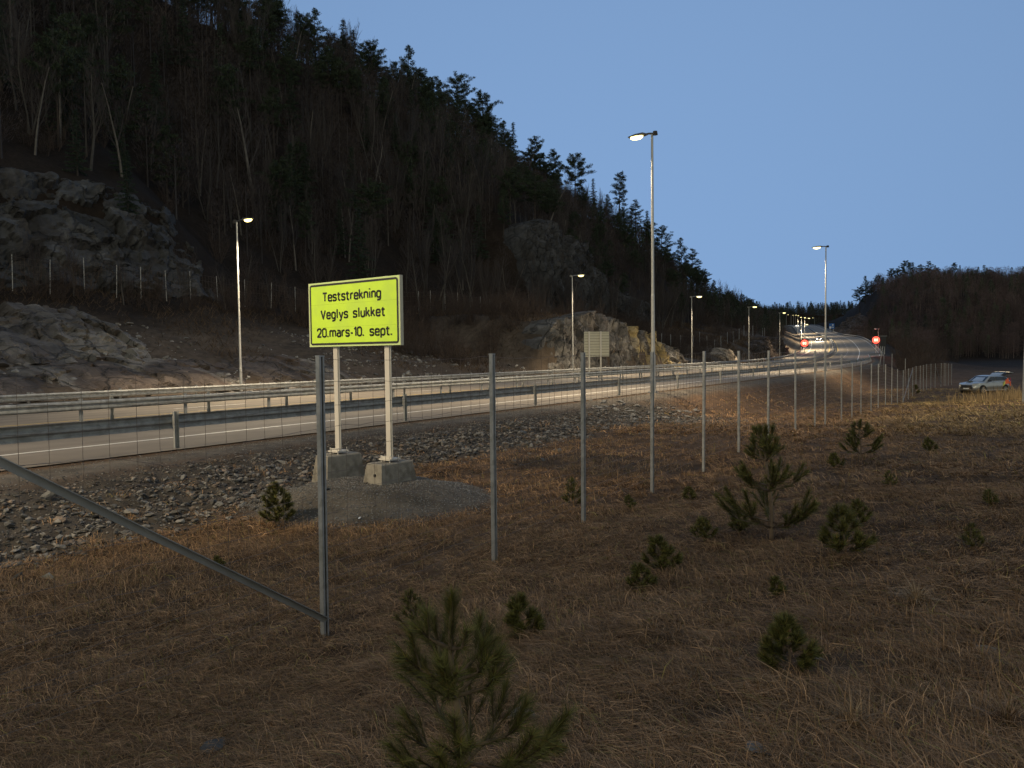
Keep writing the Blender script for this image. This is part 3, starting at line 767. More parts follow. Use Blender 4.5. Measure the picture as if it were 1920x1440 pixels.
def text_mesh(g, txt, x0, x1, ybase, unit, sw, gap=.20):
    """write txt between x0 and x1 at baseline; local plane x, z with y = normal offset"""
    wds = []; x = 0; strokes = []
    for ch in txt:
        w_, st = GL[ch]
        if ch in 'il': x += .05
        for s_ in st: strokes.append([(a + x, b) for a, b in rp(s_)])
        x += w_ + (gap if ch not in 'il.' else gap + .05 if ch in 'il' else gap * 1.3)
    W = x - gap
    kx = (x1 - x0 - sw) / W
    for s_ in strokes:
        q_ = [(x0 + sw / 2 + a * kx, ybase + b * unit) for a, b in s_]
        for (ax, ay), (bx_, by_) in zip(q_[:-1], q_[1:]):
            L = math.hypot(bx_ - ax, by_ - ay)
            if L < 1e-6: continue
            ux, uy = (bx_ - ax) / L, (by_ - ay) / L
            g.box(((ax + bx_) / 2, -.0015, (ay + by_) / 2), (L / 2, .0015, sw / 2), [(ux, 0, uy), (0, 1, 0), (-uy, 0, ux)])
        for (ax, ay) in q_[1:-1]:
            an = np.arange(8) * PI / 4
            V = [(ax, -.0031, ay)] + [(ax + sw / 2 * math.cos(t), -.0031, ay + sw / 2 * math.sin(t)) for t in an]
            g.add(V, [[0, 1 + j, 1 + (j + 1) % 8] for j in range(8)])
YL, YR_ = 13.5, 12.15
pa = P(578.5, 533, YL); pb = P(748.5, 517, YR_); pc = P(751.5, 647.5, YR_); pd = P(582, 648.5, YL)
ctr = (pa + pb + pc + pd) / 4
W_ = 2.06; Hh = 1.135
ang = math.atan2(YR_ - YL, (pb[0] - pa[0]))
sgn = empty('text_sign', (ctr[0], ctr[1], -1.95), ang, 'fluorescent yellow sign reading Teststrekning Veglys slukket on two pale posts', 'sign')
zc_ = ctr[2] + 1.95
# lean to the photograph's slight tilt of the board
W_ = math.hypot(pb[0] - pa[0], YR_ - YL) * 1.0
def rrect(w_, h_, r_, n=6):
    out = []
    for cx_, cy_, a0 in ((w_ - r_, h_ - r_, 0), (-w_ + r_, h_ - r_, 90), (-w_ + r_, -h_ + r_, 180), (w_ - r_, -h_ + r_, 270)):
        for k in range(n + 1):
            t = R(a0 + 90 * k / n); out.append((cx_ + r_ * math.cos(t), cy_ + r_ * math.sin(t)))
    return out
def plate(g, w_, h_, r_, y0, y1, zc):
    o_ = rrect(w_, h_, r_); n = len(o_)
    V = [(x, y0, zc + z) for x, z in o_] + [(x, y1, zc + z) for x, z in o_] + [(0, y0, zc), (0, y1, zc)]
    g.add(V, [[j, (j + 1) % n, n + (j + 1) % n, n + j] for j in range(n)])
    g.F[3].append(np.array([[j, 2 * n, (j + 1) % n] for j in range(n)] + [[n + j, n + (j + 1) % n, 2 * n + 1] for j in range(n)]) + g.n - len(V))
hx, hz = W_ / 2, Hh / 2
g = G(); g.box((0, .03, zc_), (hx, .028, hz)); g.box((hx + .004, .03, zc_), (.004, .034, hz + .002)); g.box((-hx - .004, .03, zc_), (.004, .034, hz + .002))
bd = g.build('board', M['sign_alu'], sgn)
g = G(); plate(g, hx - .002, hz - .002, .01, -.003, .0, zc_); g.build('rim_film', M['sign_edge'], bd)
def ring(g, w_, h_, r_, th_, y, zc):
    a = rrect(w_, h_, r_); b = rrect(w_ - th_, h_ - th_, max(r_ - th_, .01)); n = len(a)
    V = [(x, y, zc + z) for x, z in a] + [(x, y, zc + z) for x, z in b]
    g.add(V, [[j, (j + 1) % n, n + (j + 1) % n, n + j] for j in range(n)])
g = G(); plate(g, hx - .035, hz - .035, .05, -.0055, -.0035, zc_); fm = g.build('face_film', M['sign_yellow'], bd)
g = G(); ring(g, hx - .030, hz - .030, .055, .036, -.0080, zc_); g.build('border', M['black'], bd)
for zz in (hz * 2 * .655 - hz, hz * 2 * .30 - hz):
    g = G(); g.box((0, -.0062, zc_ + zz), (hx - .06, .0006, .0015)); g.build('seam', mat('seam_line', (.40, .52, .04), .5), bd)
g = G()
X0, X1, Z1 = -hx, hx, zc_ + hz
def tl(txt, f0, f1, fb, gap):
    text_mesh(g, txt, X0 + W_ * f0, X0 + W_ * f1, Z1 - Hh * fb, .155, .031, gap)
tl('Teststrekning', .165, .815, .292, .19)
tl('Veglys slukket', .140, .855, .563, .20)
tl('20.mars-10. sept.', .092, .925, .845, .20)
for v in g.V: v[:, 1] -= .0085
g.build('lettering', M['black'], bd)
ca, sa_ = math.cos(ang), math.sin(ang)
for px, ty_, by0, lab in ((626, 648, 845, 0), (722.5, 648, 860, 1)):
    # local x where this pixel column crosses the board plane
    c = ray(px, by0 - 60)[0]; tt_ = (c * ctr[1] - ctr[0]) / (ca - c * sa_)
    xw, yw = ctr[0] + tt_ * ca, ctr[1] + tt_ * sa_
    zb = P(px, by0, yw)[2] + 1.95
    g = G(); hgt = zc_ + hz + .012
    g.box((tt_, .115, (zb + hgt) / 2), (.050, .0025, (hgt - zb) / 2)); g.box((tt_, .065, (zb + hgt) / 2), (.050, .0025, (hgt - zb) / 2))
    g.box((tt_ - .05, .09, (zb + hgt) / 2), (.0025, .027, (hgt - zb) / 2)); g.box((tt_ + .05, .09, (zb + hgt) / 2), (.0025, .027, (hgt - zb) / 2))
    g.box((tt_ + .062, .09, (zb + zc_ - hz) / 2), (.008, .004, (zc_ - hz - zb) / 2))
    ps = g.build('post', M['sign_post'], sgn)
    g = G(); g.box((tt_, .09, zb - .012), (.13, .13, .012)); g.box((tt_ + .02, .0, zb + .02), (.12, .012, .02)); g.box((tt_ - .1, .12, zb - .04), (.02, .05, .02))
    [g.tube([(tt_ + a, .09 + b, zb - .06), (tt_ + a, .09 + b, zb + .05)], .012, 6) for a in (-.1, .1) for b in (-.1, .1)]
    g.build('base_plate', M['sign_post'], ps)
    # concrete footing, its own thing set in the heap
    fx, fy = xw - sa_ * .09, yw + ca * .09
    ft = empty('concrete_footing', (fx, fy, -2.1), R(50 if lab else 46), ('left' if not lab else 'right') + ' concrete block footing of the yellow sign, half buried in gravel', 'footing', 'concrete footings of the yellow sign')
    zt = zb - 1.95 + 2.1 - .06
    g = G()
    a1, b1, a0, b0 = .34, .19, .40, .25
    V = [(-a0, -b0, -.1), (a0, -b0, -.1), (a0, b0, -.1), (-a0, b0, -.1), (-a1, -b1, zt - .02), (a1, -b1, zt - .02), (a1, b1, zt - .02), (-a1, b1, zt - .02), (-a1 + .02, -b1 + .02, zt), (a1 - .02, -b1 + .02, zt), (a1 - .02, b1 - .02, zt), (-a1 + .02, b1 - .02, zt)]
    Fq = [[k + j, k + (j + 1) % 4, k + 4 + (j + 1) % 4, k + 4 + j] for k in (0, 4) for j in range(4)] + [[8, 9, 10, 11]]
    g.add(V, Fq); g.build('block', M['concrete'], ft)
    g = G(); g.tube([(-.33, -.05, zt * .45), (-.378, -.05, zt * .45)], .026, 10); g.build('conduit_hole', M['black'], ft)

# ---------------------------------------------------------------- back of a sign on the far side
Ys = 68.0
s0 = P(1095, 622, Ys); s1 = P(1142.5, 668.5, Ys + .8)
bx0, bx1 = s0[0], s1[0]; zt, zb = s0[2], s1[2]
mid = ((bx0 + bx1) / 2, Ys + .4)
sb = empty('road_sign', (mid[0], mid[1], H1(*mid)), .2, 'pale back of a large square road sign with horizontal ribs', 'sign')
z0 = sb.location[2]; hw_ = (bx1 - bx0) / 2; hz_ = (zt - zb) / 2; zc = (zt + zb) / 2 - z0
g = G(); g.box((0, .03, zc), (hw_, .02, hz_)); bd2 = g.build('board', M['sign_alu'], sb)
g = G(); [g.box((0, .0, zc - hz_ + (k + .5) * hz_ / 4.5), (hw_ - .02, .018, .022)) for k in range(9)]; g.build('ribs', mat('sign_rib', (.22, .21, .17), .7), bd2)
for x_p in (-hw_ * .62, hw_ * .30):
    g = G(); g.box((x_p, -.07, (zc + hz_) / 2), (.07, .05, (zc + hz_) / 2 + .02)); g.build('post', M['sign_post'], sb)

# blue sign and small sign near the bend
def board_sign(px0, py0, px1, py1, Y, pbase, label, m, extra=None):
    a = P(px0, py0, Y); b = P(px1, py1, Y); base = P((px0 + px1) / 2, pbase, Y)
    e = empty('road_sign', tuple(base), 0, label, 'sign')
    hw_ = (b[0] - a[0]) / 2; hz_ = (a[2] - b[2]) / 2; zc = (a[2] + b[2]) / 2 - base[2]
    g = G(); g.box((0, 0, zc), (hw_, .04, hz_)); bo = g.build('board', M[m], e)
    for sx_ in (-.6, .6):
        g = G(); g.box((sx_ * hw_, .1, zc / 2), (.09, .05, zc / 2)); g.build('post', M['sign_post'], e)
    if extra:
        g = G()
        for fx0, fz0, fx1, fz1 in extra: g.box(((fx0 + fx1) / 2 * hw_, -.045, zc + (fz0 + fz1) / 2 * hz_), ((fx1 - fx0) / 2 * hw_, .004, (fz1 - fz0) / 2 * hz_))
        g.build('panel', M['white'], bo)
    return e
board_sign(1554.5, 606.5, 1564.5, 616.5, 400, 621.5, 'blue road sign with two posts beside the far bend', 'blue', [(-.9, -.9, -.3, -.1), (.15, .2, .6, .7), (-.2, -.5, .8, -.3)])
board_sign(1500.5, 603, 1504.5, 608.5, 560, 612, 'tiny pale sign panel among the lamps on the crest', 'white')

# red LED speed signs
def led_sign(px, py, Y, base_y, label, rad):
    c = P(px, py, Y); 
    e = empty('speed_limit_sign', (c[0], c[1], P(px, base_y, Y)[2]), math.atan2(-c[0], c[1]) * 1.0, label, 'speed sign', 'lit electronic speed limit signs')
    z = c[2] - e.location[2]
    g = G(); g.tube([(0, .2, 0), (0, .2, z)], .07, 8); g.build('pole', M['lamp_metal'], e)
    g = G(); g.box((0, .1, z), (rad * 1.12, .09, rad * 1.12)); bx_ = g.build('housing', M['plastic'], e)
    g = G(); n = 28
    for r0, r1 in ((rad * .74, rad),):
        an = np.arange(n) * 2 * PI / n
        V = [(r1 * math.cos(t), -.005, z + r1 * math.sin(t)) for t in an] + [(r0 * math.cos(t), -.005, z + r0 * math.sin(t)) for t in an]
        g.add(V, [[j, (j + 1) % n, n + (j + 1) % n, n + j] for j in range(n)])
    g.build('led_ring', M['led_red'], bx_)
    g = G(); text_mesh(g, '80', -rad * .52, rad * .52, z - rad * .33, rad * .72, rad * .15, .25); g.build('digits', M['led_white'], bx_)
    L = bpy.data.lights.new('sign_light', 'POINT'); L.energy = 260; L.color = (1, .08, .05); L.shadow_soft_size = .4
    lo = bpy.data.objects.new('sign_light', L); COL.objects.link(lo); lo.parent = e; lo.location = (0, -.7, z)
    return e
led_sign(1508.5, 643.5, 236, 662, 'round red lit speed sign at the left, inside the bend', 1.05)
led_sign(1642.5, 637.5, 190, 662, 'round red lit speed sign at the right, outside the bend', .85)
e = empty('sign_cabinet', tuple(P(1655, 664, 192)), 0, 'dark boxy back of a sign right of the right red speed sign', 'cabinet')
zz = P(1655, 640, 192)[2] - e.location[2]
g = G(); g.box((0, 0, zz), (.75, .15, 1.3)); g.build('box', M['plastic'], e)
g = G(); [g.box((a, 0, (zz - 1.3) / 2), (.06, .06, (zz - 1.3) / 2)) for a in (-.5, .5)]; g.build('legs', M['post_galv'], e)
g = G(); g.box((0, -.02, zz + 1.36), (1.0, .2, .05)); g.build('roof', M['post_galv'], e)

# ---------------------------------------------------------------- rock faces
def zrow(t, d):
    p = at(t, d); return np.array([p[:, 0], p[:, 1], height(p[:, 0], p[:, 1])]).T
def rock_face(label, t0, t1, u0, u1, du, dv, bulge, cell, amp, seed, tone=(.20, .20, .20), ochre=None, strat=0.0, side=1, pale=0.0):
    nt = int((t1 - t0) * 1.2 / du); nv = int(dv)
    tt = np.linspace(t0, t1, nt); vv = np.linspace(-.12, 1.12, nv)
    T, Vv = np.meshgrid(tt, vv, indexing='ij')
    T = T.ravel(); Vv = Vv.ravel()
    dd = (20.5 if side > 0 else -1) + (u0 + (u1 - u0) * Vv) * (1 if side > 0 else -1)
    if side < 0: dd = dd - exw(T)
    p = at(T, dd); z = height(p[:, 0], p[:, 1])
    # straight chord between foot and head
    kf = at(tt, (20.5 + u0) if side > 0 else (-1 - u0 - exw(tt))); kh = at(tt, (20.5 + u1) if side > 0 else (-1 - u1 - exw(tt)))
    zf = height(kf[:, 0], kf[:, 1]); zh = height(kh[:, 0], kh[:, 1])
    zf = np.repeat(zf, nv); zh = np.repeat(zh, nv)
    zc = zf + (zh - zf) * Vv
    mixv = np.clip(np.sin(np.clip(Vv, 0, 1) * PI), 0, 1)
    z = np.where((Vv > 0) & (Vv < 1), np.maximum(z, z * .4 + zc * .6), z)
    a, b = tang(T)
    nrm_ = np.stack([b, -a, np.full_like(a, .55)], -1) * (1 if side > 0 else -1)
    nrm_[:, 2] = abs(nrm_[:, 2])
    q = np.stack([p[:, 0], p[:, 1], z], -1)
    al = T * 1.2
    pc_ = np.stack([al / cell, z / (cell * .75), (al * .35 - z * .5) / cell + p[:, 1] * 0], -1)
    pc_ = pc_ + .35 * np.stack([fbm(al / 2, z / 2, s=seed), fbm(al / 2, z / 2, s=seed + 5), fbm(al / 2, z / 2, s=seed + 9)], -1)
    f1, f2, hd, tl1 = vor(pc_, seed)
    g1, g2, hd2, tl2 = vor(pc_ * np.array([2.4, 3.4, 2.4]) + 5, seed + 3)
    dsp = bulge * mixv + amp * ((hd - .5) * .9 + tl1 * 2.2 + (hd2 - .5) * .32 + tl2 * 1.0 + .7 * fbm(al / 6, z / 5, s=seed + 11) - .22 * (1 - ss(0, .06, f2 - f1)) + .10 * fbm(al * 1.5, z * 1.5, s=seed + 13))
    if strat: dsp = dsp + strat * fbm((al * .25 - z * .1) * 3, (z * .12) + al * .05, s=seed + 19) + strat * .8 * fbm(al * 2.4 - z * 1.5, z * .3, s=seed + 20)
    edge = ss(0, .12, np.minimum((T - t0), (t1 - T)) / (t1 - t0)) 
    hgt = np.clip(zh - zf, 0, 30)
    dsp = dsp * np.clip(hgt / 4, .25, 1)
    off = np.where((Vv >= 0) & (Vv <= 1), dsp * edge - (1 - edge) * 1.3, -.9)
    off = off - .5 * (1 - ss(0, .06, 1.0 - Vv))
    q = q + nrm_ * off[:, None]
    ton = np.array(tone)[None] * (1 + .5 * (hd - .5) + .35 * (hd2 - .5) + .35 * fbm(al / 3, z / 3, s=seed + 15))[:, None]
    if ochre:
        k = (ss(ochre[0], ochre[0] + 3, T) * (1 - ss(ochre[1] - 4, ochre[1], T)) * ss(-.15, .35, fbm(al / 2.2, z / 4, s=seed + 21) + .25))[:, None]
        ton = ton * (1 - k) + np.array([(.22, .17, .08)]) * (1 + .4 * (hd2 - .5))[:, None] * k
    if pale:
        k = (ss(.1, .35, fbm(al / 2.5, z / 1.1, s=seed + 31)) * pale)[:, None]
        ton = ton * (1 - k) + np.array([(.20, .18, .155)]) * k
    # brown streaks of soil and water
    k = (.55 * ss(.05, .4, fbm(al * 1.1, z / 4, s=seed + 33)))[:, None]
    ton = ton * (1 - k) + np.array(tone)[None] * np.array([(.62, .5, .42)]) * k
    i, j = np.meshgrid(np.arange(nt - 1), np.arange(nv - 1), indexing='ij')
    F = np.stack([i * nv + j, (i + 1) * nv + j, (i + 1) * nv + j + 1, i * nv + j + 1], -1).reshape(-1, 4)
    o = mk('rock_face', q, F, M['rock'], cols=np.clip(ton, .01, 1), smooth=False)
    return tag(o, label, 'rock')
rock_face('big dark cliff high on the left behind the thin fence', -8, 50, 26.5, 35.5, .22, 90, .5, 3.6, .75, 100, (.048, .047, .047))
rock_face('grey and pale rock outcrop low on the left above the far guardrail', -10, 36, 9.5, 22, .16, 90, .6, 2.6, .5, 120, (.082, .072, .064), pale=.7, strat=.22)
rock_face('low pinkish rock slabs just behind the far guardrail at the left', 0, 47, 3.5, 11, .16, 60, .45, 2.0, .5, 140, (.085, .066, .054), pale=.7, strat=.2)
rock_face('striped grey and ochre roadside rock cut beside the pale sign back', 60, 116, 2.6, 8.0, .16, 90, .5, 2.4, .5, 160, (.078, .074, .072), ochre=(82, 101), strat=.45, pale=.4)
rock_face('tall rounded grey cliff halfway along the wooded hillside', 98, 172, 27, 37, .3, 90, 2.2, 5.5, .8, 180, (.038, .037, .038), strat=.9)
rock_face('small rounded rock knob beside a far side lamp', 127, 142, 2.6, 7, .14, 40, .5, 1.6, .6, 200, (.22, .18, .14), pale=.6)
rock_face('dark jagged rock inside the bend behind the left red speed sign', 158, 236, 2.4, 7, .28, 50, .5, 2.4, .9, 220, (.055, .042, .037))
rock_face('pale rock wall on the right where the distant road passes', 440, 640, 6, 20, .8, 40, 1.5, 6, 2.4, 240, (.085, .066, .058), side=-1)

# ---------------------------------------------------------------- stones
def stone_t(seed, sub=1):
    r_ = np.random.default_rng(seed)
    ph = (1 + 5 ** .5) / 2
    V = np.array([(-1, ph, 0), (1, ph, 0), (-1, -ph, 0), (1, -ph, 0), (0, -1, ph), (0, 1, ph), (0, -1, -ph), (0, 1, -ph), (ph, 0, -1), (ph, 0, 1), (-ph, 0, -1), (-ph, 0, 1)], float)
    V /= np.linalg.norm(V[0])
    F = [(0, 11, 5), (0, 5, 1), (0, 1, 7), (0, 7, 10), (0, 10, 11), (1, 5, 9), (5, 11, 4), (11, 10, 2), (10, 7, 6), (7, 1, 8), (3, 9, 4), (3, 4, 2), (3, 2, 6), (3, 6, 8), (3, 8, 9), (4, 9, 5), (2, 4, 11), (6, 2, 10), (8, 6, 7), (9, 8, 1)]
    V = list(map(np.array, V))
    for _ in range(sub):
        cache = {}; F2 = []
        def md(a, b):
            k = (min(a, b), max(a, b))
            if k not in cache:
                m_ = V[a] + V[b]; V.append(m_ / np.linalg.norm(m_)); cache[k] = len(V) - 1
            return cache[k]
        for a, b, c in F:
            x, y, z = md(a, b), md(b, c), md(c, a); F2 += [(a, x, z), (b, y, x), (c, z, y), (x, y, z)]
        F = F2
    V = np.array(V)
    # cut by random planes for an angular shape
    for _ in range(12):
        n_ = r_.normal(size=3); n_ /= np.linalg.norm(n_); c_ = r_.uniform(.3, .75)
        dt = V @ n_; V = V - np.maximum(dt - c_, 0)[:, None] * n_
    V = V * (1 + .05 * r_.normal(size=(len(V), 1)))
    return V * np.array([1.25, .9, .62]) * r_.uniform(.85, 1.15, 3), np.array(F)
def rotm(rz, rx, ry):
    cz, sz, cxx, sxx, cy, sy = np.cos(rz), np.sin(rz), np.cos(rx), np.sin(rx), np.cos(ry), np.sin(ry)
    A = np.zeros((len(rz), 3, 3)); Bm = np.zeros_like(A); Cm = np.zeros_like(A)
    A[:, 0, 0] = cz; A[:, 0, 1] = -sz; A[:, 1, 0] = sz; A[:, 1, 1] = cz; A[:, 2, 2] = 1
    Bm[:, 0, 0] = 1; Bm[:, 1, 1] = cxx; Bm[:, 1, 2] = -sxx; Bm[:, 2, 1] = sxx; Bm[:, 2, 2] = cxx
    Cm[:, 1, 1] = 1; Cm[:, 0, 0] = cy; Cm[:, 0, 2] = sy; Cm[:, 2, 0] = -sy; Cm[:, 2, 2] = cy
    return A @ Bm @ Cm
def scatter(tpls, pos, size, cols, rot=None, colmul=None):
    """merge many transformed copies of the templates into arrays"""
    Vs = []; F3 = []; Cs = []; k = 0
    n = len(pos); which = rng.integers(0, len(tpls), n)
    for w_, tp in enumerate(tpls):
        V, F = tp[0], tp[1]
        ix = np.where(which == w_)[0]
        if not len(ix): continue
        Rm = rot[ix] if rot is not None else rotm(rng.uniform(0, 6.28, len(ix)), rng.uniform(-.5, .5, len(ix)), rng.uniform(-.5, .5, len(ix)))
        VV = np.einsum('nij,vj->nvi', Rm, V) * size[ix][:, None, None] + pos[ix][:, None]
        Vs.append(VV.reshape(-1, 3)); F3.append((F[None] + (np.arange(len(ix)) * len(V))[:, None, None]).reshape(-1, F.shape[1]) + k)
        cc = np.repeat(cols[ix], len(V), 0)
        if len(tp) > 2: cc = cc * np.tile(tp[2], (len(ix), 1))
        Cs.append(cc)
        k += len(ix) * len(V)
    return np.concatenate(Vs), np.concatenate(F3), np.concatenate(Cs)
st0 = [stone_t(s, 0) for s in range(8)]; st1 = [stone_t(40 + s, 1) for s in range(8)]
# rubble bank: candidates in road coordinates
N_ = 62000
tt_ = rng.uniform(-8, 40, N_); uu_ = rng.uniform(1.0, 6.6, N_)
pp = at(tt_, -0.5 - uu_); zz, t2, d2_, a2, b2, rb2, hp2, _r = height(pp[:, 0], pp[:, 1], True)
keep = rng.random(N_) < np.clip(rb2 * .95 + .02, 0, 1)
pp = pp[keep]; zz = zz[keep]; u_k = uu_[keep]
sz = .016 + .075 * rng.random(len(pp)) ** 4 * ss(.8, 3.0, u_k) + .006
P3 = np.stack([pp[:, 0], pp[:, 1], zz + sz * .25], -1)
tone = (.05 + .19 * rng.random(len(pp)) ** 1.8)[:, None] * np.array([(1, .93, .84)]); wm = rng.random(len(pp)) < .25
tone[wm] *= np.array([1.12, .92, .78])
V_, F_, C_ = scatter(st0, P3, sz, tone)
tag(mk('rubble', V_, F_, M['stone'], cols=C_), kind='stuff')
# gravel grains on shoulder and heap
N_ = 16000
tt_ = rng.uniform(-5, 40, N_ // 2); pa_ = at(tt_, -0.45 - rng.uniform(0, 1.4, N_ // 2))[:, :2]
an_ = rng.uniform(0, 6.28, N_ // 2); rr_ = np.sqrt(rng.random(N_ // 2)) * 1.05
pb_ = np.stack([HEAP[0] + 2.0 * rr_ * np.cos(an_), HEAP[1] + 1.75 * rr_ * np.sin(an_)], -1)
pp = np.concatenate([pa_, pb_]); zz = height(pp[:, 0], pp[:, 1])
sz = rng.uniform(.007, .02, len(pp))
V_, F_, C_ = scatter(st0, np.stack([pp[:, 0], pp[:, 1], zz + sz * .2], -1), sz, rng.uniform(.10, .24, len(pp))[:, None] * np.array([(1, .98, .94)]))
tag(mk('gravel', V_, F_, M['stone'], cols=C_), kind='stuff')
# larger separate stones in the bank
def stone_obj(tp, name='stone'):
    return mk(name, tp[0], tp[1], M['stone1'])
CMI = np.linalg.inv(CM3)
sproto = [stone_obj(tp) for tp in st1]
GB = 'larger stones lying in the rubble bank'
ub = []
k_ = 0; tries = 0
while k_ < 150 and tries < 3000:
    tries += 1
    t = random.uniform(-7, 25); u = random.uniform(2.0, 6.0); p = at(t, -0.5 - u)
    z = height(np.array([p[0]]), np.array([p[1]]), True)
    if z[5][0] < .5: continue
    b = sproto[k_] if k_ < 8 else sproto[k_ % 8].copy()
    if k_ >= 8: COL.objects.link(b)
    s_ = random.uniform(.05, .125) * (1.35 if random.random() < .15 else 1)
    b.location = (p[0], p[1], z[0][0] + s_ * .2); b.scale = (s_, s_ * random.uniform(.8, 1.1), s_); b.rotation_euler = (random.uniform(-.3, .3), random.uniform(-.3, .3), random.uniform(0, 6.28))
    v_ = CMI @ np.array(b.location); q_ = 960 + 1400 * v_[0] / -v_[2]
    tag(b, 'angular grey stone in the rubble bank ' + ('left of the diagonal brace foot' if q_ < 250 else 'between the brace and the small pine' if q_ < 500 else 'behind the gravel heap' if q_ < 800 else 'right of the concrete footings'), 'stone', GB); k_ += 1
def put_stone(px, py, s_, label, m='stone1', cat='stone', sc=(1, 1, 1), name='stone'):
    """set a stone where pixel (px, py) meets the ground"""
    r0 = ray(px, py); ys = np.linspace(2, 60, 2400); q = r0[None] * ys[:, None]; h_ = height(q[:, 0], q[:, 1]); k = np.argmax(q[:, 2] < h_)
    b = mk(name, *stone_t(int(px + py), 1), M[m]); b.location = (q[k, 0], q[k, 1], h_[k] + s_ * .15); b.scale = (s_ * sc[0], s_ * sc[1], s_ * sc[2]); b.rotation_euler = (0, 0, px * .1)
    return tag(b, label, cat)
M['stone_pale'] = mat('pale_stone', (.36, .33, .29), .85, var=.3, scale=12, bump=.3, bscale=30)
M['stone_dark'] = mat('dark_stone', (.075, .068, .06), .9, var=.3, scale=9, bump=.4, bscale=25)
for a in ((243, 965, .16, 'largest pale grey boulder in the rubble bank beside the diagonal brace', 'stone1'), (1290, 1385, .032, 'small whitish stone in the grass at the bottom right of centre', 'stone_pale'),
          (1440, 1400, .022, 'small white pebble beside a flat grey stone at the bottom edge', 'stone_pale'), (1420, 1418, .075, 'flat grey stone half sunk in grass at the bottom edge', 'stone1'),
          (1528, 1338, .02, 'lone white pebble in grass right of centre bottom', 'stone_pale'), (1385, 1238, .02, 'tiny white stone left of the small round pine', 'stone_pale'), (1535, 1240, .045, 'reddish brown stone at the foot of the small round pine', 'stone1'),
          (1070, 1207, .05, 'grey stone in dark grass right of the big young pine', 'stone_pale'), (400, 1405, .13, 'flat dark stone in the grass at the bottom left', 'stone_dark'), (1850, 1230, .09, 'dark grey stone in the grass near the right edge', 'stone1'), (975, 1350, .07, 'dark stone lying right of the nearest young pine', 'stone1'),
          (90, 1085, .11, 'pale tan stone in the grass edge at far left', 'stone_pale')):
    put_stone(*a[:4], m=a[4])
o = put_stone(675, 972, .06, 'small white piece of litter on the grass below the gravel heap', 'litter', 'litter', (1.2, .7, .25), 'litter')
# blocks at the toe of the bank to the right
for k_ in range(60):
    px = random.uniform(1100, 1312); py = 745 + (px - 1100) * .10 + random.uniform(0, 40)
    b = sproto[k_ % 8].copy(); COL.objects.link(b)
    r0 = ray(px, py); ys = np.linspace(14, 45, 900); q = r0[None] * ys[:, None]; h_ = height(q[:, 0], q[:, 1]); k = np.argmax(q[:, 2] < h_)
    s_ = random.uniform(.10, .24); b.location = (q[k, 0], q[k, 1], h_[k] + .02); b.scale = (s_ * 1.2, s_, s_ * .6); b.rotation_euler = (random.uniform(-.2, .2), 0, random.uniform(0, 6))
    tag(b, 'flat pale stone at the right end of the rubble bank', 'stone', 'stones at the right end of the rubble bank')
# scree on the left slope
N_ = 7000
t_s = rng.uniform(5, 62, N_); u_s = rng.uniform(2.0, 20, N_)
pp = at(t_s, 20.5 + u_s); zz = height(pp[:, 0], pp[:, 1])
dens = ss(-.15, .35, fbm(pp[:, 0] / 6, pp[:, 1] / 6, s=71)) * (1 - ss(8, 20, u_s) * .7)
kp = rng.random(N_) < dens
sz = (.05 + .30 * rng.random(N_) ** 4)
V_, F_, C_ = scatter(st0, np.stack([pp[:, 0], pp[:, 1], zz + sz * .2], -1)[kp], sz[kp], (rng.uniform(.08, .30, kp.sum())[:, None] * np.array([(1, .95, .88)])))
tag(mk('scree', V_, F_, M['stone'], cols=C_), kind='stuff')

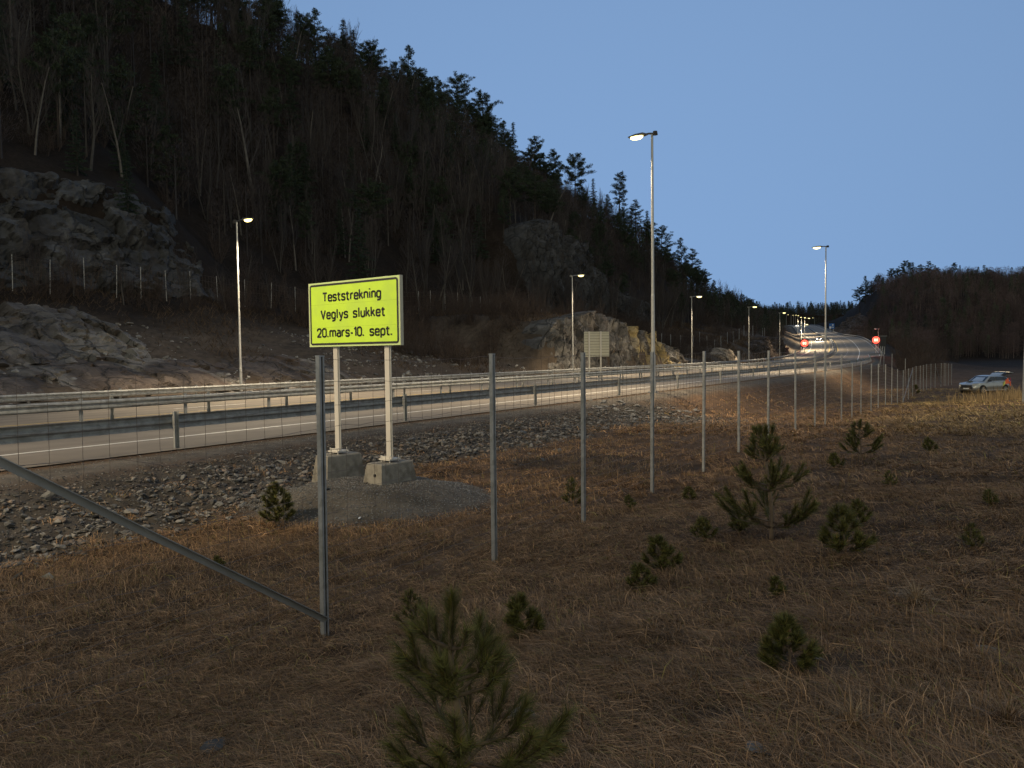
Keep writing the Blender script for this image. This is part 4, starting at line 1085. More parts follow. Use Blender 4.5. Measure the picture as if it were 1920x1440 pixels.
# ---------------------------------------------------------------- trees: templates
def pine_t(seed, h=12, bare=.42, wide=1.0, conic=.0):
    r_ = random.Random(seed)
    tr = G(); bend = [r_.uniform(-.35, .35) for _ in range(4)]
    def axis(f): return np.array([bend[0] * math.sin(f * 3) + bend[1] * f * f, bend[2] * math.sin(f * 2.5) + bend[3] * f * f, f * h])
    fs = np.linspace(0, .97, 9); tr.tube([axis(f) for f in fs], [.17 * (1 - f) + .025 for f in fs], 6, (1, .8, .65))
    V = []; Cc = []
    nl = 38
    for k in range(nl):
        f = bare + (1 - bare) * (k + r_.random()) / nl
        az = k * 2.4 + r_.uniform(-.5, .5)
        prof = math.sin(min(1, (1.06 - f) / (1 - bare) * 1.2) * PI / 2) * (1 - conic) + conic * (1.02 - f) / (1 - bare)
        L = (h * .23 * wide * prof + .25) * r_.uniform(.55, 1.25)
        if f < bare + .12: L *= r_.uniform(.5, 1)
        el = r_.uniform(-.05, .45) + (f - .6) * .7
        a = axis(f); dr = np.array([math.cos(az) * math.cos(el), math.sin(az) * math.cos(el), math.sin(el)])
        mid = a + dr * L * .5 + (0, 0, -.05 * L); end = a + dr * L + (0, 0, .08 * L)
        tr.tube([a, mid, end], [.05 * (1 - f) + .03, .03, .012], 3, (.9, .75, .6), caps=False)
        nt = max(2, int(L * 2.6))
        for q in range(nt):
            g_ = .35 + .65 * (q + r_.random()) / nt
            c = a + (end - a) * g_ + np.array([r_.gauss(0, .16), r_.gauss(0, .16), r_.gauss(0.06, .08)]) * L * .35
            rad = r_.uniform(.28, .52)
            br = r_.uniform(.6, 1.3)
            nn = 34
            rs = np.random.default_rng(r_.randrange(1 << 30))
            u = rs.normal(size=(nn, 3)); u /= np.linalg.norm(u, axis=1)[:, None]; rd_ = rs.random((nn, 1)) ** .5
            cc = c + u * rd_ * rad * np.array([1, 1, .55])
            dv = u + rs.normal(size=(nn, 3)) * .5 + (0, 0, .4); dv /= np.linalg.norm(dv, axis=1)[:, None]
            sd = np.cross(dv, rs.normal(size=(nn, 3))); sd /= np.linalg.norm(sd, axis=1)[:, None]
            ln = rs.uniform(.16, .32, (nn, 1)); wd = .06
            V.append(np.stack([cc - sd * wd, cc + sd * wd, cc + dv * ln], 1).reshape(-1, 3))
            Cc.append(np.tile(np.array([.030, .043, .020]) * br, (nn * 3, 1)))
    V = np.concatenate(V); Cc = np.concatenate(Cc)
    return tr.arr(), (V, np.arange(len(V)).reshape(-1, 3), Cc)
def spruce_t(seed, h=12):
    r_ = random.Random(seed); tr = G(); tr.tube([(0, 0, 0), (0.05, 0, h * .5), (0, 0, h)], [.16, .09, .015], 6, (1, .9, .8))
    V = []; Cc = []; nl = 64
    for k in range(nl):
        f = .12 + .87 * k / nl; az = k * 2.4 + r_.uniform(-.3, .3); L = (1.02 - f) * h * .20 * r_.uniform(.7, 1.15) + .1
        for q in range(max(2, int(L * 4))):
            g_ = (q + r_.random()) / max(2, int(L * 4)); c = np.array([math.cos(az) * L * g_, math.sin(az) * L * g_, f * h - .25 * L * g_ * (1.6 - g_)])
            nn = 16; rs = np.random.default_rng(r_.randrange(1 << 30))
            cc = c + rs.normal(size=(nn, 3)) * np.array([.13, .13, .07])
            dv = np.array([math.cos(az), math.sin(az), -.35]) + rs.normal(size=(nn, 3)) * .55; dv /= np.linalg.norm(dv, axis=1)[:, None]
            sd = np.cross(dv, rs.normal(size=(nn, 3))); sd /= np.linalg.norm(sd, axis=1)[:, None]
            V.append(np.stack([cc - sd * .05, cc + sd * .05, cc + dv * rs.uniform(.18, .34, (nn, 1))], 1).reshape(-1, 3)); Cc.append(np.tile(np.array([.024, .038, .020]) * r_.uniform(.7, 1.2), (nn * 3, 1)))
    V = np.concatenate(V); return tr.arr(), (V, np.arange(len(V)).reshape(-1, 3), np.concatenate(Cc))
def bare_t(seed, h=11, stems=1, spread=.5, lean=.1):
    r_ = random.Random(seed); tr = G(); tw = G()
    def grow(p, d, L, r0, lev):
        n = 5 if lev == 0 else 3
        pts_ = [p]; dd = np.array(d, float)
        for k in range(n):
            dd = dd + np.array([r_.gauss(0, .09), r_.gauss(0, .09), .05]); dd /= np.linalg.norm(dd)
            pts_.append(pts_[-1] + dd * L / n)
        rr_ = np.linspace(r0, r0 * (.28 if lev == 0 else .3), n + 1)
        (tr if lev == 0 else tw).tube(pts_, rr_, 5 if lev == 0 else 3, caps=False)
        if lev >= 3: return
        nb = {0: 17, 1: 6, 2: 4}[lev]
        for k in range(nb):
            f = (.28 if lev == 0 else .2) + (.7 if lev == 0 else .75) * (k + r_.random()) / nb
            i0 = min(int(f * n), n - 1); a = pts_[i0] + (pts_[i0 + 1] - pts_[i0]) * (f * n - i0)
            az = r_.uniform(0, 6.28); dn = pts_[i0 + 1] - pts_[i0]; dn /= np.linalg.norm(dn)
            pr = np.cross(dn, (math.cos(az), math.sin(az), .3)); pr /= np.linalg.norm(pr) + 1e-9
            nd = dn * (1 - spread * .55) + pr * spread + np.array([0, 0, .25]); nd /= np.linalg.norm(nd)
            grow(a, nd, L * (.36 if lev == 0 else .5) * (1.15 - f * .6) * r_.uniform(.7, 1.2), max(.010, r0 * (1 - f) * .45 + .006), lev + 1)
    for s_ in range(stems):
        az = 6.28 * s_ / stems; ln = 0 if stems == 1 else .12
        grow(np.array([.15 * math.cos(az), .15 * math.sin(az), 0]) * (stems > 1), (math.cos(az) * ln + r_.gauss(0, lean * .2), math.sin(az) * ln + r_.gauss(0, lean * .2), 1), h * r_.uniform(.85, 1), .013 * h / (1 if stems == 1 else 1.5), 0)
    return tr.arr(), tw.arr()
def make_tree(name, parts, label, cat, group):
    root = empty(name, (0, 0, 0), 0, label, cat, group)
    for nm_, (V, F, *c), m_ in parts:
        mk(nm_, V, F, M[m_], root, cols=c[0] if (c and m_ == 'needle') else None)
    return root
pines = []; spruces = []; bares = []
for k in range(6):
    a, b = pine_t(300 + k, 12, bare=[.38, .5, .3, .45, .25, .55][k], wide=[1, 1.15, .9, .8, 1.1, 1.25][k], conic=[.1, 0, .5, .3, .2, 0][k])
    pines.append(make_tree('pine_tree', [('trunk', a, 'bark_dark'), ('crown', b, 'needle')], 'x', 'pine tree', 'x'))
for k in range(2):
    a, b = spruce_t(330 + k); spruces.append(make_tree('spruce_tree', [('trunk', a, 'bark_dark'), ('crown', b, 'needle')], 'x', 'spruce tree', 'x'))
for k in range(7):
    a, b = bare_t(350 + k, 11, stems=[1, 1, 1, 3, 1, 5, 1][k], spread=[.5, .38, .6, .35, .3, .25, .45][k])
    bares.append(make_tree('bare_tree', [('trunk', a, 'bark' if k not in (1, 6) else 'bark_pale'), ('branches', b, 'twig')], 'x', 'bare tree', 'x'))
used = set()
CMI = np.linalg.inv(CM3)
def pix(x, y, z):
    v = CMI @ np.array([x, y, z]); return 960 + 1400 * v[0] / -v[2], 720 - 1400 * v[1] / -v[2]
def where(x, y, z):
    px, py = pix(x, y, z)
    lm = 'at the far left edge' if px < 230 else 'around the column of the far left lamp' if px < 540 else 'above the yellow sign' if px < 780 else 'just right of the yellow sign' if px < 1000 else 'above the pale sign back' if px < 1180 else 'around the tallest lamp pole' if px < 1330 else 'beyond the tallest lamp pole'
    return ('high up' if py < 200 else 'midway' if py < 400 else 'low'), lm
def plant(lst, x, y, sc, label, group, z=None, k=None):
    k = random.randrange(len(lst)) if k is None else k
    src = lst[k]; z = H1(x, y) if z is None else z
    loc = (x, y, z - .25); rz = random.uniform(0, 6.28); s3 = (sc * random.uniform(.88, 1.12), sc * random.uniform(.88, 1.12), sc)
    if src.name in used: r = dup(src, loc, rz, s3)
    else:
        used.add(src.name); r = src; r.location = loc; r.rotation_euler = (0, 0, rz); r.scale = s3
    r['label'] = label
    if group: r['group'] = group
    elif 'group' in r: del r['group']
    return r
# skyline pines placed where the photograph shows their tops
def sky_tree(px, topy, lst, k, label, dd=(60, 120), tmin=20, tmax=330, h0=12.0):
    """walk the ridge along pixel column px and take the spot whose ground is highest in view"""
    c = ray(px, topy); ys = np.linspace(70, 480, 700); X_ = ys * c[0]; h_ = height(X_, ys); t_, d_ = rinfo(X_, ys)
    el = (h_ - ys * c[2]) / ys; ok = (d_ > 22)
    el = np.where(ok, (h_ / ys), -9); i_ = el.argmax()
    x, y, z = X_[i_], ys[i_], h_[i_]; need = c[2] * y - z
    hh = min(max(need, 5.0), 17.0)
    if lst is pines: hh *= 1.06
    r = plant(lst, x, y, hh / h0, label, None, z, k)
    return r
SK = [(375, 0, 'p', 0, 'pine with gaps of sky at the very top left of the skyline'), (445, 5, 'p', 1, 'tall dark pine at the top left, left of the densest pine clump'), (490, -12, 'p', 4, 'broad dense pine rising out of the top edge'), (512, 8, 'p', 1, 'right half of the dense pine clump at the top edge'),
      (563, 28, 'p', 3, 'round topped pine just right of the top edge clump'), (592, 22, 'p', 2, 'slim pine between the top clump and the two pointed spruces'), (643, 32, 's', 0, 'taller of two pointed spruces on the skyline'), (662, 52, 's', 1, 'shorter of two pointed spruces on the skyline'),
      (768, 94, 'p', 2, 'slender pine with a lopsided arm standing above bare trees on the skyline'), (858, 152, 'p', 5, 'large round crowned pine in the middle of the left skyline'), (905, 182, 'p', 1, 'leaning pine attached to the right of the large round crowned one'), (838, 180, 'p', 4, 'pine filling the left flank of the large round crowned one'),
      (943, 232, 'p', 2, 'small pine left of a pointed pine on the slope of the skyline'), (962, 226, 's', 1, 'pointed narrow pine right of the large round crowned one'), (1003, 264, 'p', 0, 'open layered pine at mid skyline'), (1040, 288, 'p', 3, 'small open pine just left of the broad layered pine'),
      (1078, 278, 'p', 1, 'broad layered pine with a wide right arm against the sky'), (1112, 332, 's', 0, 'thin pine in the dip after the broad layered pine'), (1162, 328, 'p', 3, 'gnarled pine standing clear left of the tallest lamp pole'), (1192, 380, 'p', 4, 'dark bushy pine left of the tallest lamp pole'),
      (1213, 392, 's', 1, 'narrow pine touching the tallest lamp pole'), (1243, 430, 'p', 0, 'pine just right of the tallest lamp pole'), (1275, 450, 'p', 2, 'small ragged pine on the falling skyline'), (1300, 472, 'p', 4, 'bushy pine low on the falling skyline')]
for px, ty_, kd, k, lb in SK:
    sky_tree(px, ty_, pines if kd == 'p' else spruces, k, lb)
# slope forest
GP = 'pines in the woods on the left hillside'; GS = 'spruces in the woods on the left hillside'; GBt = 'bare trees in the woods on the left hillside'
LP = 'dark pine tree among the trees on the shaded left hillside'; LS = 'dark spruce in the woods on the left hillside'; LB = 'leafless tree among many on the left hillside'
def forest(n, lst, label, group, tr_, ur_, hr_, h0, bias=None, seed=1, mind=2.2, cond=None):
    r_ = random.Random(seed); pts_ = []; k = 0; tries = 0
    while k < n and tries < n * 60:
        tries += 1
        t = r_.uniform(*tr_); u = r_.uniform(*ur_)
        if bias and r_.random() > bias(t, u): continue
        p = at(t, 20.5 + u)
        if any((p[0] - a) ** 2 + (p[1] - b) ** 2 < mind ** 2 for a, b in pts_): continue
        rt = p[0] / p[1]
        if not (-.72 < rt < .72) or p[1] < 20: continue
        pts_.append((p[0], p[1])); k += 1
        hb, lm = where(p[0], p[1], H1(p[0], p[1]))
        plant(lst, p[0], p[1], r_.uniform(*hr_) / h0, label.split(' ')[0] + ' ' + label.split(' ')[1] + ' ' + hb + ' on the left hillside ' + lm, group)
    return pts_
cliff = lambda t, u: 0.12 if ((t < 52 and 25 < u < 36) or (98 < t < 168 and 26 < u < 37)) else 1
forest(110, bares, LB, GBt, (20, 150), (34, 84), (9, 13.5), 11, cliff, 2)
forest(105, bares, LB, GBt, (52, 215), (20, 60), (6, 11), 11, cliff, 3)
forest(55, bares, LB, GBt, (150, 300), (20, 75), (7, 12), 11, cliff, 4)
forest(105, pines, LP, GP, (40, 290), (38, 84), (8, 12.5), 12, cliff, 5, 3)
forest(50, pines, LP, GP, (140, 330), (22, 66), (7, 10.5), 12, cliff, 6, 3)
forest(60, pines, LP, GP, (45, 235), (66, 84), (8.5, 12.5), 12, None, 11, 2.5)
forest(40, spruces, LS, GS, (0, 120), (30, 72), (6, 12), 12, cliff, 7, 3)
forest(26, bares, LB, GBt, (96, 170), (24, 28), (6, 10), 11, None, 8)
forest(10, pines, LP, GP, (100, 170), (34, 40), (7, 10), 12, None, 9, 3)
forest(12, bares, LB, GBt, (22, 56), (23, 27), (3, 6), 11, None, 10)
# standing out paler trees on the slope
def slope_tree(px, basey, topy, k, label, lst=bares, h0=11.0):
    c = ray(px, basey); ys = np.linspace(45, 300, 1600); q = c[None] * ys[:, None]; h_ = height(q[:, 0], q[:, 1]); i_ = np.argmax(h_ > q[:, 2])
    y = ys[i_]; hh = P(px, topy, y)[2] - h_[i_]
    return plant(lst, q[i_, 0], y, hh / h0, label, None, h_[i_] + .1, k)
slope_tree(478, 400, 105, 1, 'tall pale barked bare tree with forked trunk above the far left lamp')
slope_tree(134, 150, 20, 6, 'pale bare trunk high in the upper left woods')
slope_tree(868, 470, 320, 5, 'many stemmed bare tree low on the hillside left of the tallest lamp')
slope_tree(745, 430, 300, 3, 'bare tree with several pale stems in the middle of the hillside')
slope_tree(525, 510, 390, 3, 'crooked pale bare tree right of the far left lamp')
slope_tree(1052, 500, 400, 6, 'slim bare tree on top of the rounded cliff')
slope_tree(700, 380, 230, 1, 'pale slender trunk in the upper middle of the hillside')
# undergrowth and distant woods as masses
bush = []
for k in range(4):
    g = G(); r_ = random.Random(500 + k)
    for s_ in range(16):
        az = r_.uniform(0, 6.28); ln = r_.uniform(.1, .55); L = r_.uniform(1.2, 2.8); d = np.array([math.cos(az) * ln, math.sin(az) * ln, 1.0]); p0 = np.array([math.cos(az) * .2, math.sin(az) * .2, -.2])
        pm = p0 + d * L * .5; pe = pm + (d + np.array([r_.gauss(0, .2), r_.gauss(0, .2), 0])) * L * .5
        for a, b, r0 in ((p0, pm, .016), (pm, pe, .011)):
            g.tube([a, b], [r0, r0 * .6], 3, caps=False)
        for q in range(6):
            f = r_.uniform(.2, .95); a = p0 + (pe - p0) * f; e2 = a + np.array([r_.gauss(0, .35), r_.gauss(0, .35), r_.uniform(.1, .6)]); g.tube([a, e2], [.009, .005], 3, caps=False)
    V, F, c_ = g.arr(); bush.append((V, F[0]))
N_ = 1700
t_s = np.concatenate([rng.uniform(-5, 330, 900), rng.uniform(20, 140, 800)]); u_s = np.concatenate([rng.uniform(8, 70, 900), rng.uniform(6, 32, 800)])
pp = at(t_s, 20.5 + u_s)
cut = ((t_s < 52) & (u_s < 21)) | ((t_s < 50) & (u_s > 26) & (u_s < 35)) | ((t_s > 62) & (t_s < 112) & (u_s < 9)) | ((t_s > 100) & (t_s < 168) & (u_s > 27) & (u_s < 36) & (rng.random(N_) < .8))
kp = (~cut) & (abs(pp[:, 0] / pp[:, 1]) < .8) & (pp[:, 1] > 25)
pp = pp[kp]; zz = height(pp[:, 0], pp[:, 1]); sz = rng.uniform(.6, 1.5, len(pp)) * (1 + ss(120, 300, pp[:, 1]))
up = rotm(rng.uniform(0, 6.28, len(pp)), np.zeros(len(pp)), np.zeros(len(pp)))
V_, F_, C_ = scatter(bush, np.stack([pp[:, 0], pp[:, 1], zz], -1), sz, np.ones((len(pp), 3)), rot=up)
M['bush'] = mat('undergrowth_twigs', (.048, .032, .024), .9)
tag(mk('undergrowth', V_, F_, M['bush']), kind='stuff')
# distant woods
def lowtree(seed, kind):
    r_ = np.random.default_rng(seed); V = []; Cc = []
    if kind == 'c':
        n = 330; f = r_.random(n) ** .8 * .85 + .15; az = r_.uniform(0, 6.28, n); L = (1.03 - f) ** .7 * 2.1 * r_.random(n) ** .4
        c = np.stack([np.cos(az) * L, np.sin(az) * L, f * 10], -1) + r_.normal(size=(n, 3)) * .12
        s_ = .30; col = np.tile((.030, .040, .022), (n, 1)) * r_.uniform(.6, 1.3, (n, 1))
        dv = r_.normal(size=(n, 3)); wd = .17
    else:
        n = 420; f = r_.random(n) * .8 + .2; az = r_.uniform(0, 6.28, n); L = (np.sin(f * PI * .85) * 2.0 + .1) * r_.random(n) ** .5
        c = np.stack([np.cos(az) * L, np.sin(az) * L, f * 9.5], -1); s_ = .75; wd = .03
        col = np.tile((.048, .036, .032), (n, 1)) * r_.uniform(.7, 1.2, (n, 1)); dv = np.stack([np.cos(az) * .6, np.sin(az) * .6, np.full(n, 1.0)], -1) + r_.normal(size=(n, 3)) * .3
    dv /= np.linalg.norm(dv, axis=1)[:, None]; sd = np.cross(dv, r_.normal(size=(n, 3))); sd /= np.linalg.norm(sd, axis=1)[:, None]
    V = np.stack([c - sd * wd, c + sd * wd, c + dv * s_], 1).reshape(-1, 3)
    tk = G(); tk.tube([(0, 0, -.5), (0, 0, 8)], [.13, .04], 3, caps=False); q, Fq, _ = tk.arr()
    Fq = Fq[0]; Ft = np.concatenate([Fq[:, :3], Fq[:, [0, 2, 3]]])
    return np.concatenate([V, q]), np.concatenate([np.arange(len(V)).reshape(-1, 3), Ft + len(V)]), np.concatenate([np.repeat(col, 3, 0), np.tile((.055, .047, .042), (len(q), 1))])
lc = [lowtree(k, 'c') for k in range(4)]; lb_ = [lowtree(20 + k, 'b') for k in range(5)]
def woods(name, xs, ys, kinds, smin, smax, tone=(1, 1, 1)):
    zz = height(xs, ys)
    sz = rng.uniform(smin, smax, len(xs)); up = rotm(rng.uniform(0, 6.28, len(xs)), np.zeros(len(xs)), np.zeros(len(xs)))
    V_, F_, C_ = scatter(kinds, np.stack([xs, ys, zz], -1), sz, rng.uniform(.6, 1.4, len(xs))[:, None] * np.array([tone]), rot=up)
    tag(mk(name, V_, F_, M['needle'], cols=C_), kind='stuff')
N_ = 5200
ys = rng.uniform(262, 560, N_); xs = rng.uniform(.40, .74, N_) * ys; zz_ = height(xs, ys); off = xs - RX(ys) - exw(ys)
kp = (off > 9 + 12 * rng.random(N_)) & (zz_ > -3.9) & ((ys < 455) | (off > 30)) & ((ys > 300) | (xs / ys > .5))
woods('distant_wood', xs[kp], ys[kp], lb_ + lb_ + lb_ + lc[:3], .4, 1.2, (2.0, 1.75, 1.7))
# left hillside beyond the individual trees, plus the closing hill
t_s = rng.uniform(200, 900, 2200); u_s = rng.uniform(9, 80, 2200); pp = at(t_s, 20.5 + u_s)
woods('distant_wood', pp[:, 0], pp[:, 1], lc + lb_[:3], .55, 1.0)
ys = rng.uniform(880, 1150, 1800); xs = rng.uniform(.28, .50, 1800) * ys
woods('distant_wood', xs, ys, lc + lb_[:2], .9, 1.7)
# dense infill on the near left hillside, behind the individual trees
t_s = rng.uniform(-10, 260, 1300); u_s = rng.uniform(38, 95, 1300); pp = at(t_s, 20.5 + u_s)
kp = (abs(pp[:, 0] / pp[:, 1]) < .85) & (pp[:, 1] > 30)
woods('hillside_thicket', pp[kp, 0], pp[kp, 1], lb_, .55, .95)
t_s = rng.uniform(20, 250, 700); u_s = rng.uniform(62, 92, 700); pp = at(t_s, 20.5 + u_s)
woods('hillside_thicket', pp[:, 0], pp[:, 1], lb_ + lc[:1], .6, 1.0)
N_ = 900; ys = rng.uniform(120, 300, N_); xs = rng.uniform(.475, .60, N_) * ys; t_, d_ = rinfo(xs, ys); kp = (-d_ - exw(t_) > 6) & (rng.random(N_) < ss(.60, .49, xs / ys))
pp = np.stack([xs, ys], -1)[kp]; zz = height(pp[:, 0], pp[:, 1]); up = rotm(rng.uniform(0, 6.28, len(pp)), np.zeros(len(pp)), np.zeros(len(pp)))
V_, F_, C_ = scatter(bush, np.stack([pp[:, 0], pp[:, 1], zz], -1), rng.uniform(1.0, 2.4, len(pp)), np.ones((len(pp), 3)), rot=up)
tag(mk('undergrowth', V_, F_, M['bush']), kind='stuff')
# skyline trees of the right hill, each one its own
GR = 'trees on the skyline of the right hill'
for k, (px, ty_) in enumerate([(1612, 542), (1622, 527), (1634, 530), (1646, 522), (1655, 528), (1672, 512), (1684, 512), (1700, 500), (1712, 500), (1726, 505), (1742, 500), (1756, 510), (1770, 512), (1788, 502), (1800, 504), (1815, 510), (1830, 512), (1848, 516), (1862, 514), (1878, 522), (1892, 522), (1905, 524), (1916, 518)]):
    c = ray(px, ty_); ys = np.linspace(270, 520, 500); X_ = ys * c[0]; h_ = height(X_, ys); i_ = (h_ / ys).argmax()
    hh = min(max(c[2] * ys[i_] - h_[i_], 6), 15)
    lst = spruces if k % 6 == 2 else pines
    plant(lst, X_[i_], ys[i_], hh * 1.25 / 12, 'dark conifer on the right hill skyline, number %d counted from its left end' % (k + 1), GR, h_[i_])
for lst in (pines, spruces, bares):
    for r in lst:
        if r.get('label') == 'x': r['label'] = 'dark tree on the left hillside'

# ---------------------------------------------------------------- young pines in the grass
def young_pine(seed, h, label, loc, nl=.055, dens=260, whorls=None, bushy=1.0, group=None, rz=0, wn=.0010):
    r_ = random.Random(seed); rs = np.random.default_rng(seed)
    root = empty('young_pine', loc, rz, label, 'young pine', group)
    tr = G(); V = []; Cc = []
    lean = (r_.gauss(0, .03), r_.gauss(0, .03))
    def needles(a, b, L0, n, tip=True):
        a = np.array(a); b = np.array(b); d = b - a; L = np.linalg.norm(d); d = d / L
        f = rs.random(n); f = .12 + .88 * f ** .8
        ref = np.cross(d, (0.3, .2, 1)); ref /= np.linalg.norm(ref); r3 = np.cross(d, ref)
        an = rs.uniform(0, 6.28, n)[:, None]; rad = np.cos(an) * ref + np.sin(an) * r3
        el = rs.uniform(.35, .85, n)[:, None]
        dv = d * (1 - el * .45) + rad * el; dv /= np.linalg.norm(dv, axis=1)[:, None]
        c = a + (b - a) * f[:, None]; ln = (L0 * rs.uniform(.7, 1.15, n))[:, None]
        sd = np.cross(dv, rad + .3); sd /= np.linalg.norm(sd, axis=1)[:, None]
        e = c + dv * ln + d * ln * .12
        V.append(np.stack([c - sd * wn, c + sd * wn, e], 1).reshape(-1, 3))
        cc = np.array([.100, .098, .024]) * rs.uniform(.3, 1.4, n)[:, None] * np.where(rs.random((n, 1)) < .07, np.array([[1.5, .95, .9]]), 1.0) * (.75 + .5 * f[:, None])
        Cc.append(np.repeat(cc, 3, 0))
    ax = lambda z: np.array([lean[0] * z + .02 * math.sin(z * 6 / h), lean[1] * z, z])
    zs = np.linspace(-.05, h, 10); tr.tube([ax(z) for z in zs], [.02 * h * (1 - .8 * max(z, 0) / h) + .003 for z in zs], 7)
    wh = whorls or [.12, .30, .50, .70, .86]
    for k, f in enumerate(wh):
        z = f * h; nb = r_.randint(3, 5) if f < .8 else r_.randint(3, 4)
        for q in range(nb):
            az = 6.28 * q / nb + k * 1.1 + r_.uniform(-.35, .35)
            L = h * (.50 * (1 - f) + .13) * r_.uniform(.75, 1.1) * bushy
            p0 = ax(z); el = r_.uniform(.15, .6) + .5 * f
            d1 = np.array([math.cos(az) * math.cos(el * .6), math.sin(az) * math.cos(el * .6), math.sin(el * .6)]); d2 = np.array([math.cos(az) * math.cos(el + .55), math.sin(az) * math.cos(el + .55), math.sin(el + .55)])
            p1 = p0 + d1 * L * .5; p2 = p1 + d2 * L * .5
            tr.tube([p0, p1, p2], [.0075 * h + .002, .005 * h + .0015, .0025], 5)
            needles(p0 + (p1 - p0) * .3, p1, nl, int(dens * L * .3)); needles(p1, p2, nl, int(dens * L * .6))
            if L > .2 * h:
                for s_ in (-1, 1, .3):
                    a2 = az + s_ * r_.uniform(.5, .9); L2 = L * r_.uniform(.35, .5); e2 = p1 + np.array([math.cos(a2) * .75, math.sin(a2) * .75, .65]) * L2
                    tr.tube([p1, e2], [.003 * h + .001, .002], 4); needles(p1, e2, nl, int(dens * L2 * .6))
    needles(ax(h * .72), ax(h), nl, int(dens * h * .55)); needles(ax(h * .93), ax(h * 1.03), nl * .8, int(dens * .12 * h + 30))
    V = np.concatenate(V)
    tr.build('trunk', M['bark_y'], root, smooth=True)
    mk('needles', V, np.arange(len(V)).reshape(-1, 3), M['needle_y'], root, cols=np.concatenate(Cc))
    return root
def ground_hit(px, py, y0=1.2, y1=90):
    r0 = ray(px, py); ys = np.geomspace(y0, y1, 3000); q = r0[None] * ys[:, None]; h_ = height(q[:, 0], q[:, 1]); k = np.argmax(q[:, 2] < h_)
    return np.array([q[k, 0], q[k, 1], h_[k]])
def yp(px, by, ty_, seed, label, dens=700, bushy=1.0, nl=None, wh=None, wn=None):
    g0 = ground_hit(px, by); h = P(px, ty_, g0[1])[2] - g0[2]
    return young_pine(seed, h, label, tuple(g0), nl=nl or min(.07, .11 * h + .02), dens=dens, bushy=bushy, whorls=wh, wn=wn or (.0007 + .00028 * g0[1]))
g0 = ray(872, 1500) * 2.62; g0[2] = H1(g0[0], g0[1]); 
hN = P(868, 1128, 2.62)[2] - g0[2]
young_pine(11, hN, 'nearest young pine with long soft needles, cut off by the bottom edge', tuple(g0), nl=.066, dens=1550, whorls=[.26, .32, .38, .60, .66, .80], bushy=1.0, wn=.0009)
yp(1446, 1015, 806, 12, 'tallest young pine, with a bare lower trunk, in the middle of the grass slope', 620, 1.0, wh=[.12, .17, .45, .50, .72, .80, .9])
yp(1425, 870, 802, 13, 'young pine just behind the tallest one, only its top showing', 500)
yp(1612, 862, 790, 14, 'young pine with upturned branches near the fence line', 420, 1.25, wh=[.15, .35, .55, .75])
yp(1580, 1045, 955, 15, 'dense bushy young pine right of the tallest one', 900, 1.1)
yp(1610, 985, 940, 16, 'small pine behind the dense bushy one', 600)
yp(1240, 1075, 1010, 17, 'small dark pine left of the tallest young pine', 900, 1.2)
yp(1200, 1110, 1062, 18, 'tiny pine just left of the small dark pine', 800, 1.2)
yp(522, 985, 908, 19, 'young pine at the left edge of the gravel heap', 700, 1.0)
yp(975, 1205, 1122, 20, 'light green pine seedling behind the nearest young pine', 1400, 1.1)
yp(1475, 1262, 1165, 21, 'round bushy pine seedling low on the right', 1700, 1.15)
yp(1455, 1120, 1085, 22, 'tiny seedling between the tallest pine and the round bushy seedling', 900)
yp(1820, 1030, 985, 23, 'sparse seedling at the far right', 350)
yp(1855, 950, 920, 24, 'tiny seedling near the right edge', 350)
yp(1742, 850, 822, 25, 'tiny dark seedling below the end of the fence', 400)
yp(1565, 880, 852, 26, 'tiny seedling left of the pine with upturned branches', 400, 1.2)
yp(1320, 1015, 975, 27, 'flat dark seedling left of the tallest pine', 500, 1.3)
yp(1292, 940, 915, 28, 'tiny seedling among grass near the sixth fence post', 400, 1.2)
yp(1075, 950, 900, 29, 'thin dark seedling beside the third fence post', 250)
yp(1180, 955, 930, 30, 'tiny seedling left of the tallest lamp pole foot', 300)
yp(1818, 738, 716, 31, 'small dark pine in front of the parked silver car', 300, 1.2)
yp(1716, 740, 722, 32, 'dark twiggy bush by the far end of the fence', 200, 1.3)
yp(775, 1180, 1110, 33, 'brownish seedling left of the nearest young pine', 300)
yp(410, 1065, 1045, 34, 'tiny green seedling by the diagonal brace', 500)
yp(1668, 915, 885, 35, 'thin seedling right of the pine with upturned branches', 200)
yp(1385, 1000, 960, 36, 'low seedling touching the left side of the tallest young pine', 500, 1.2)
yp(1040, 1420, 1390, 37, 'light green seedling at the bottom edge right of the nearest pine', 1500)

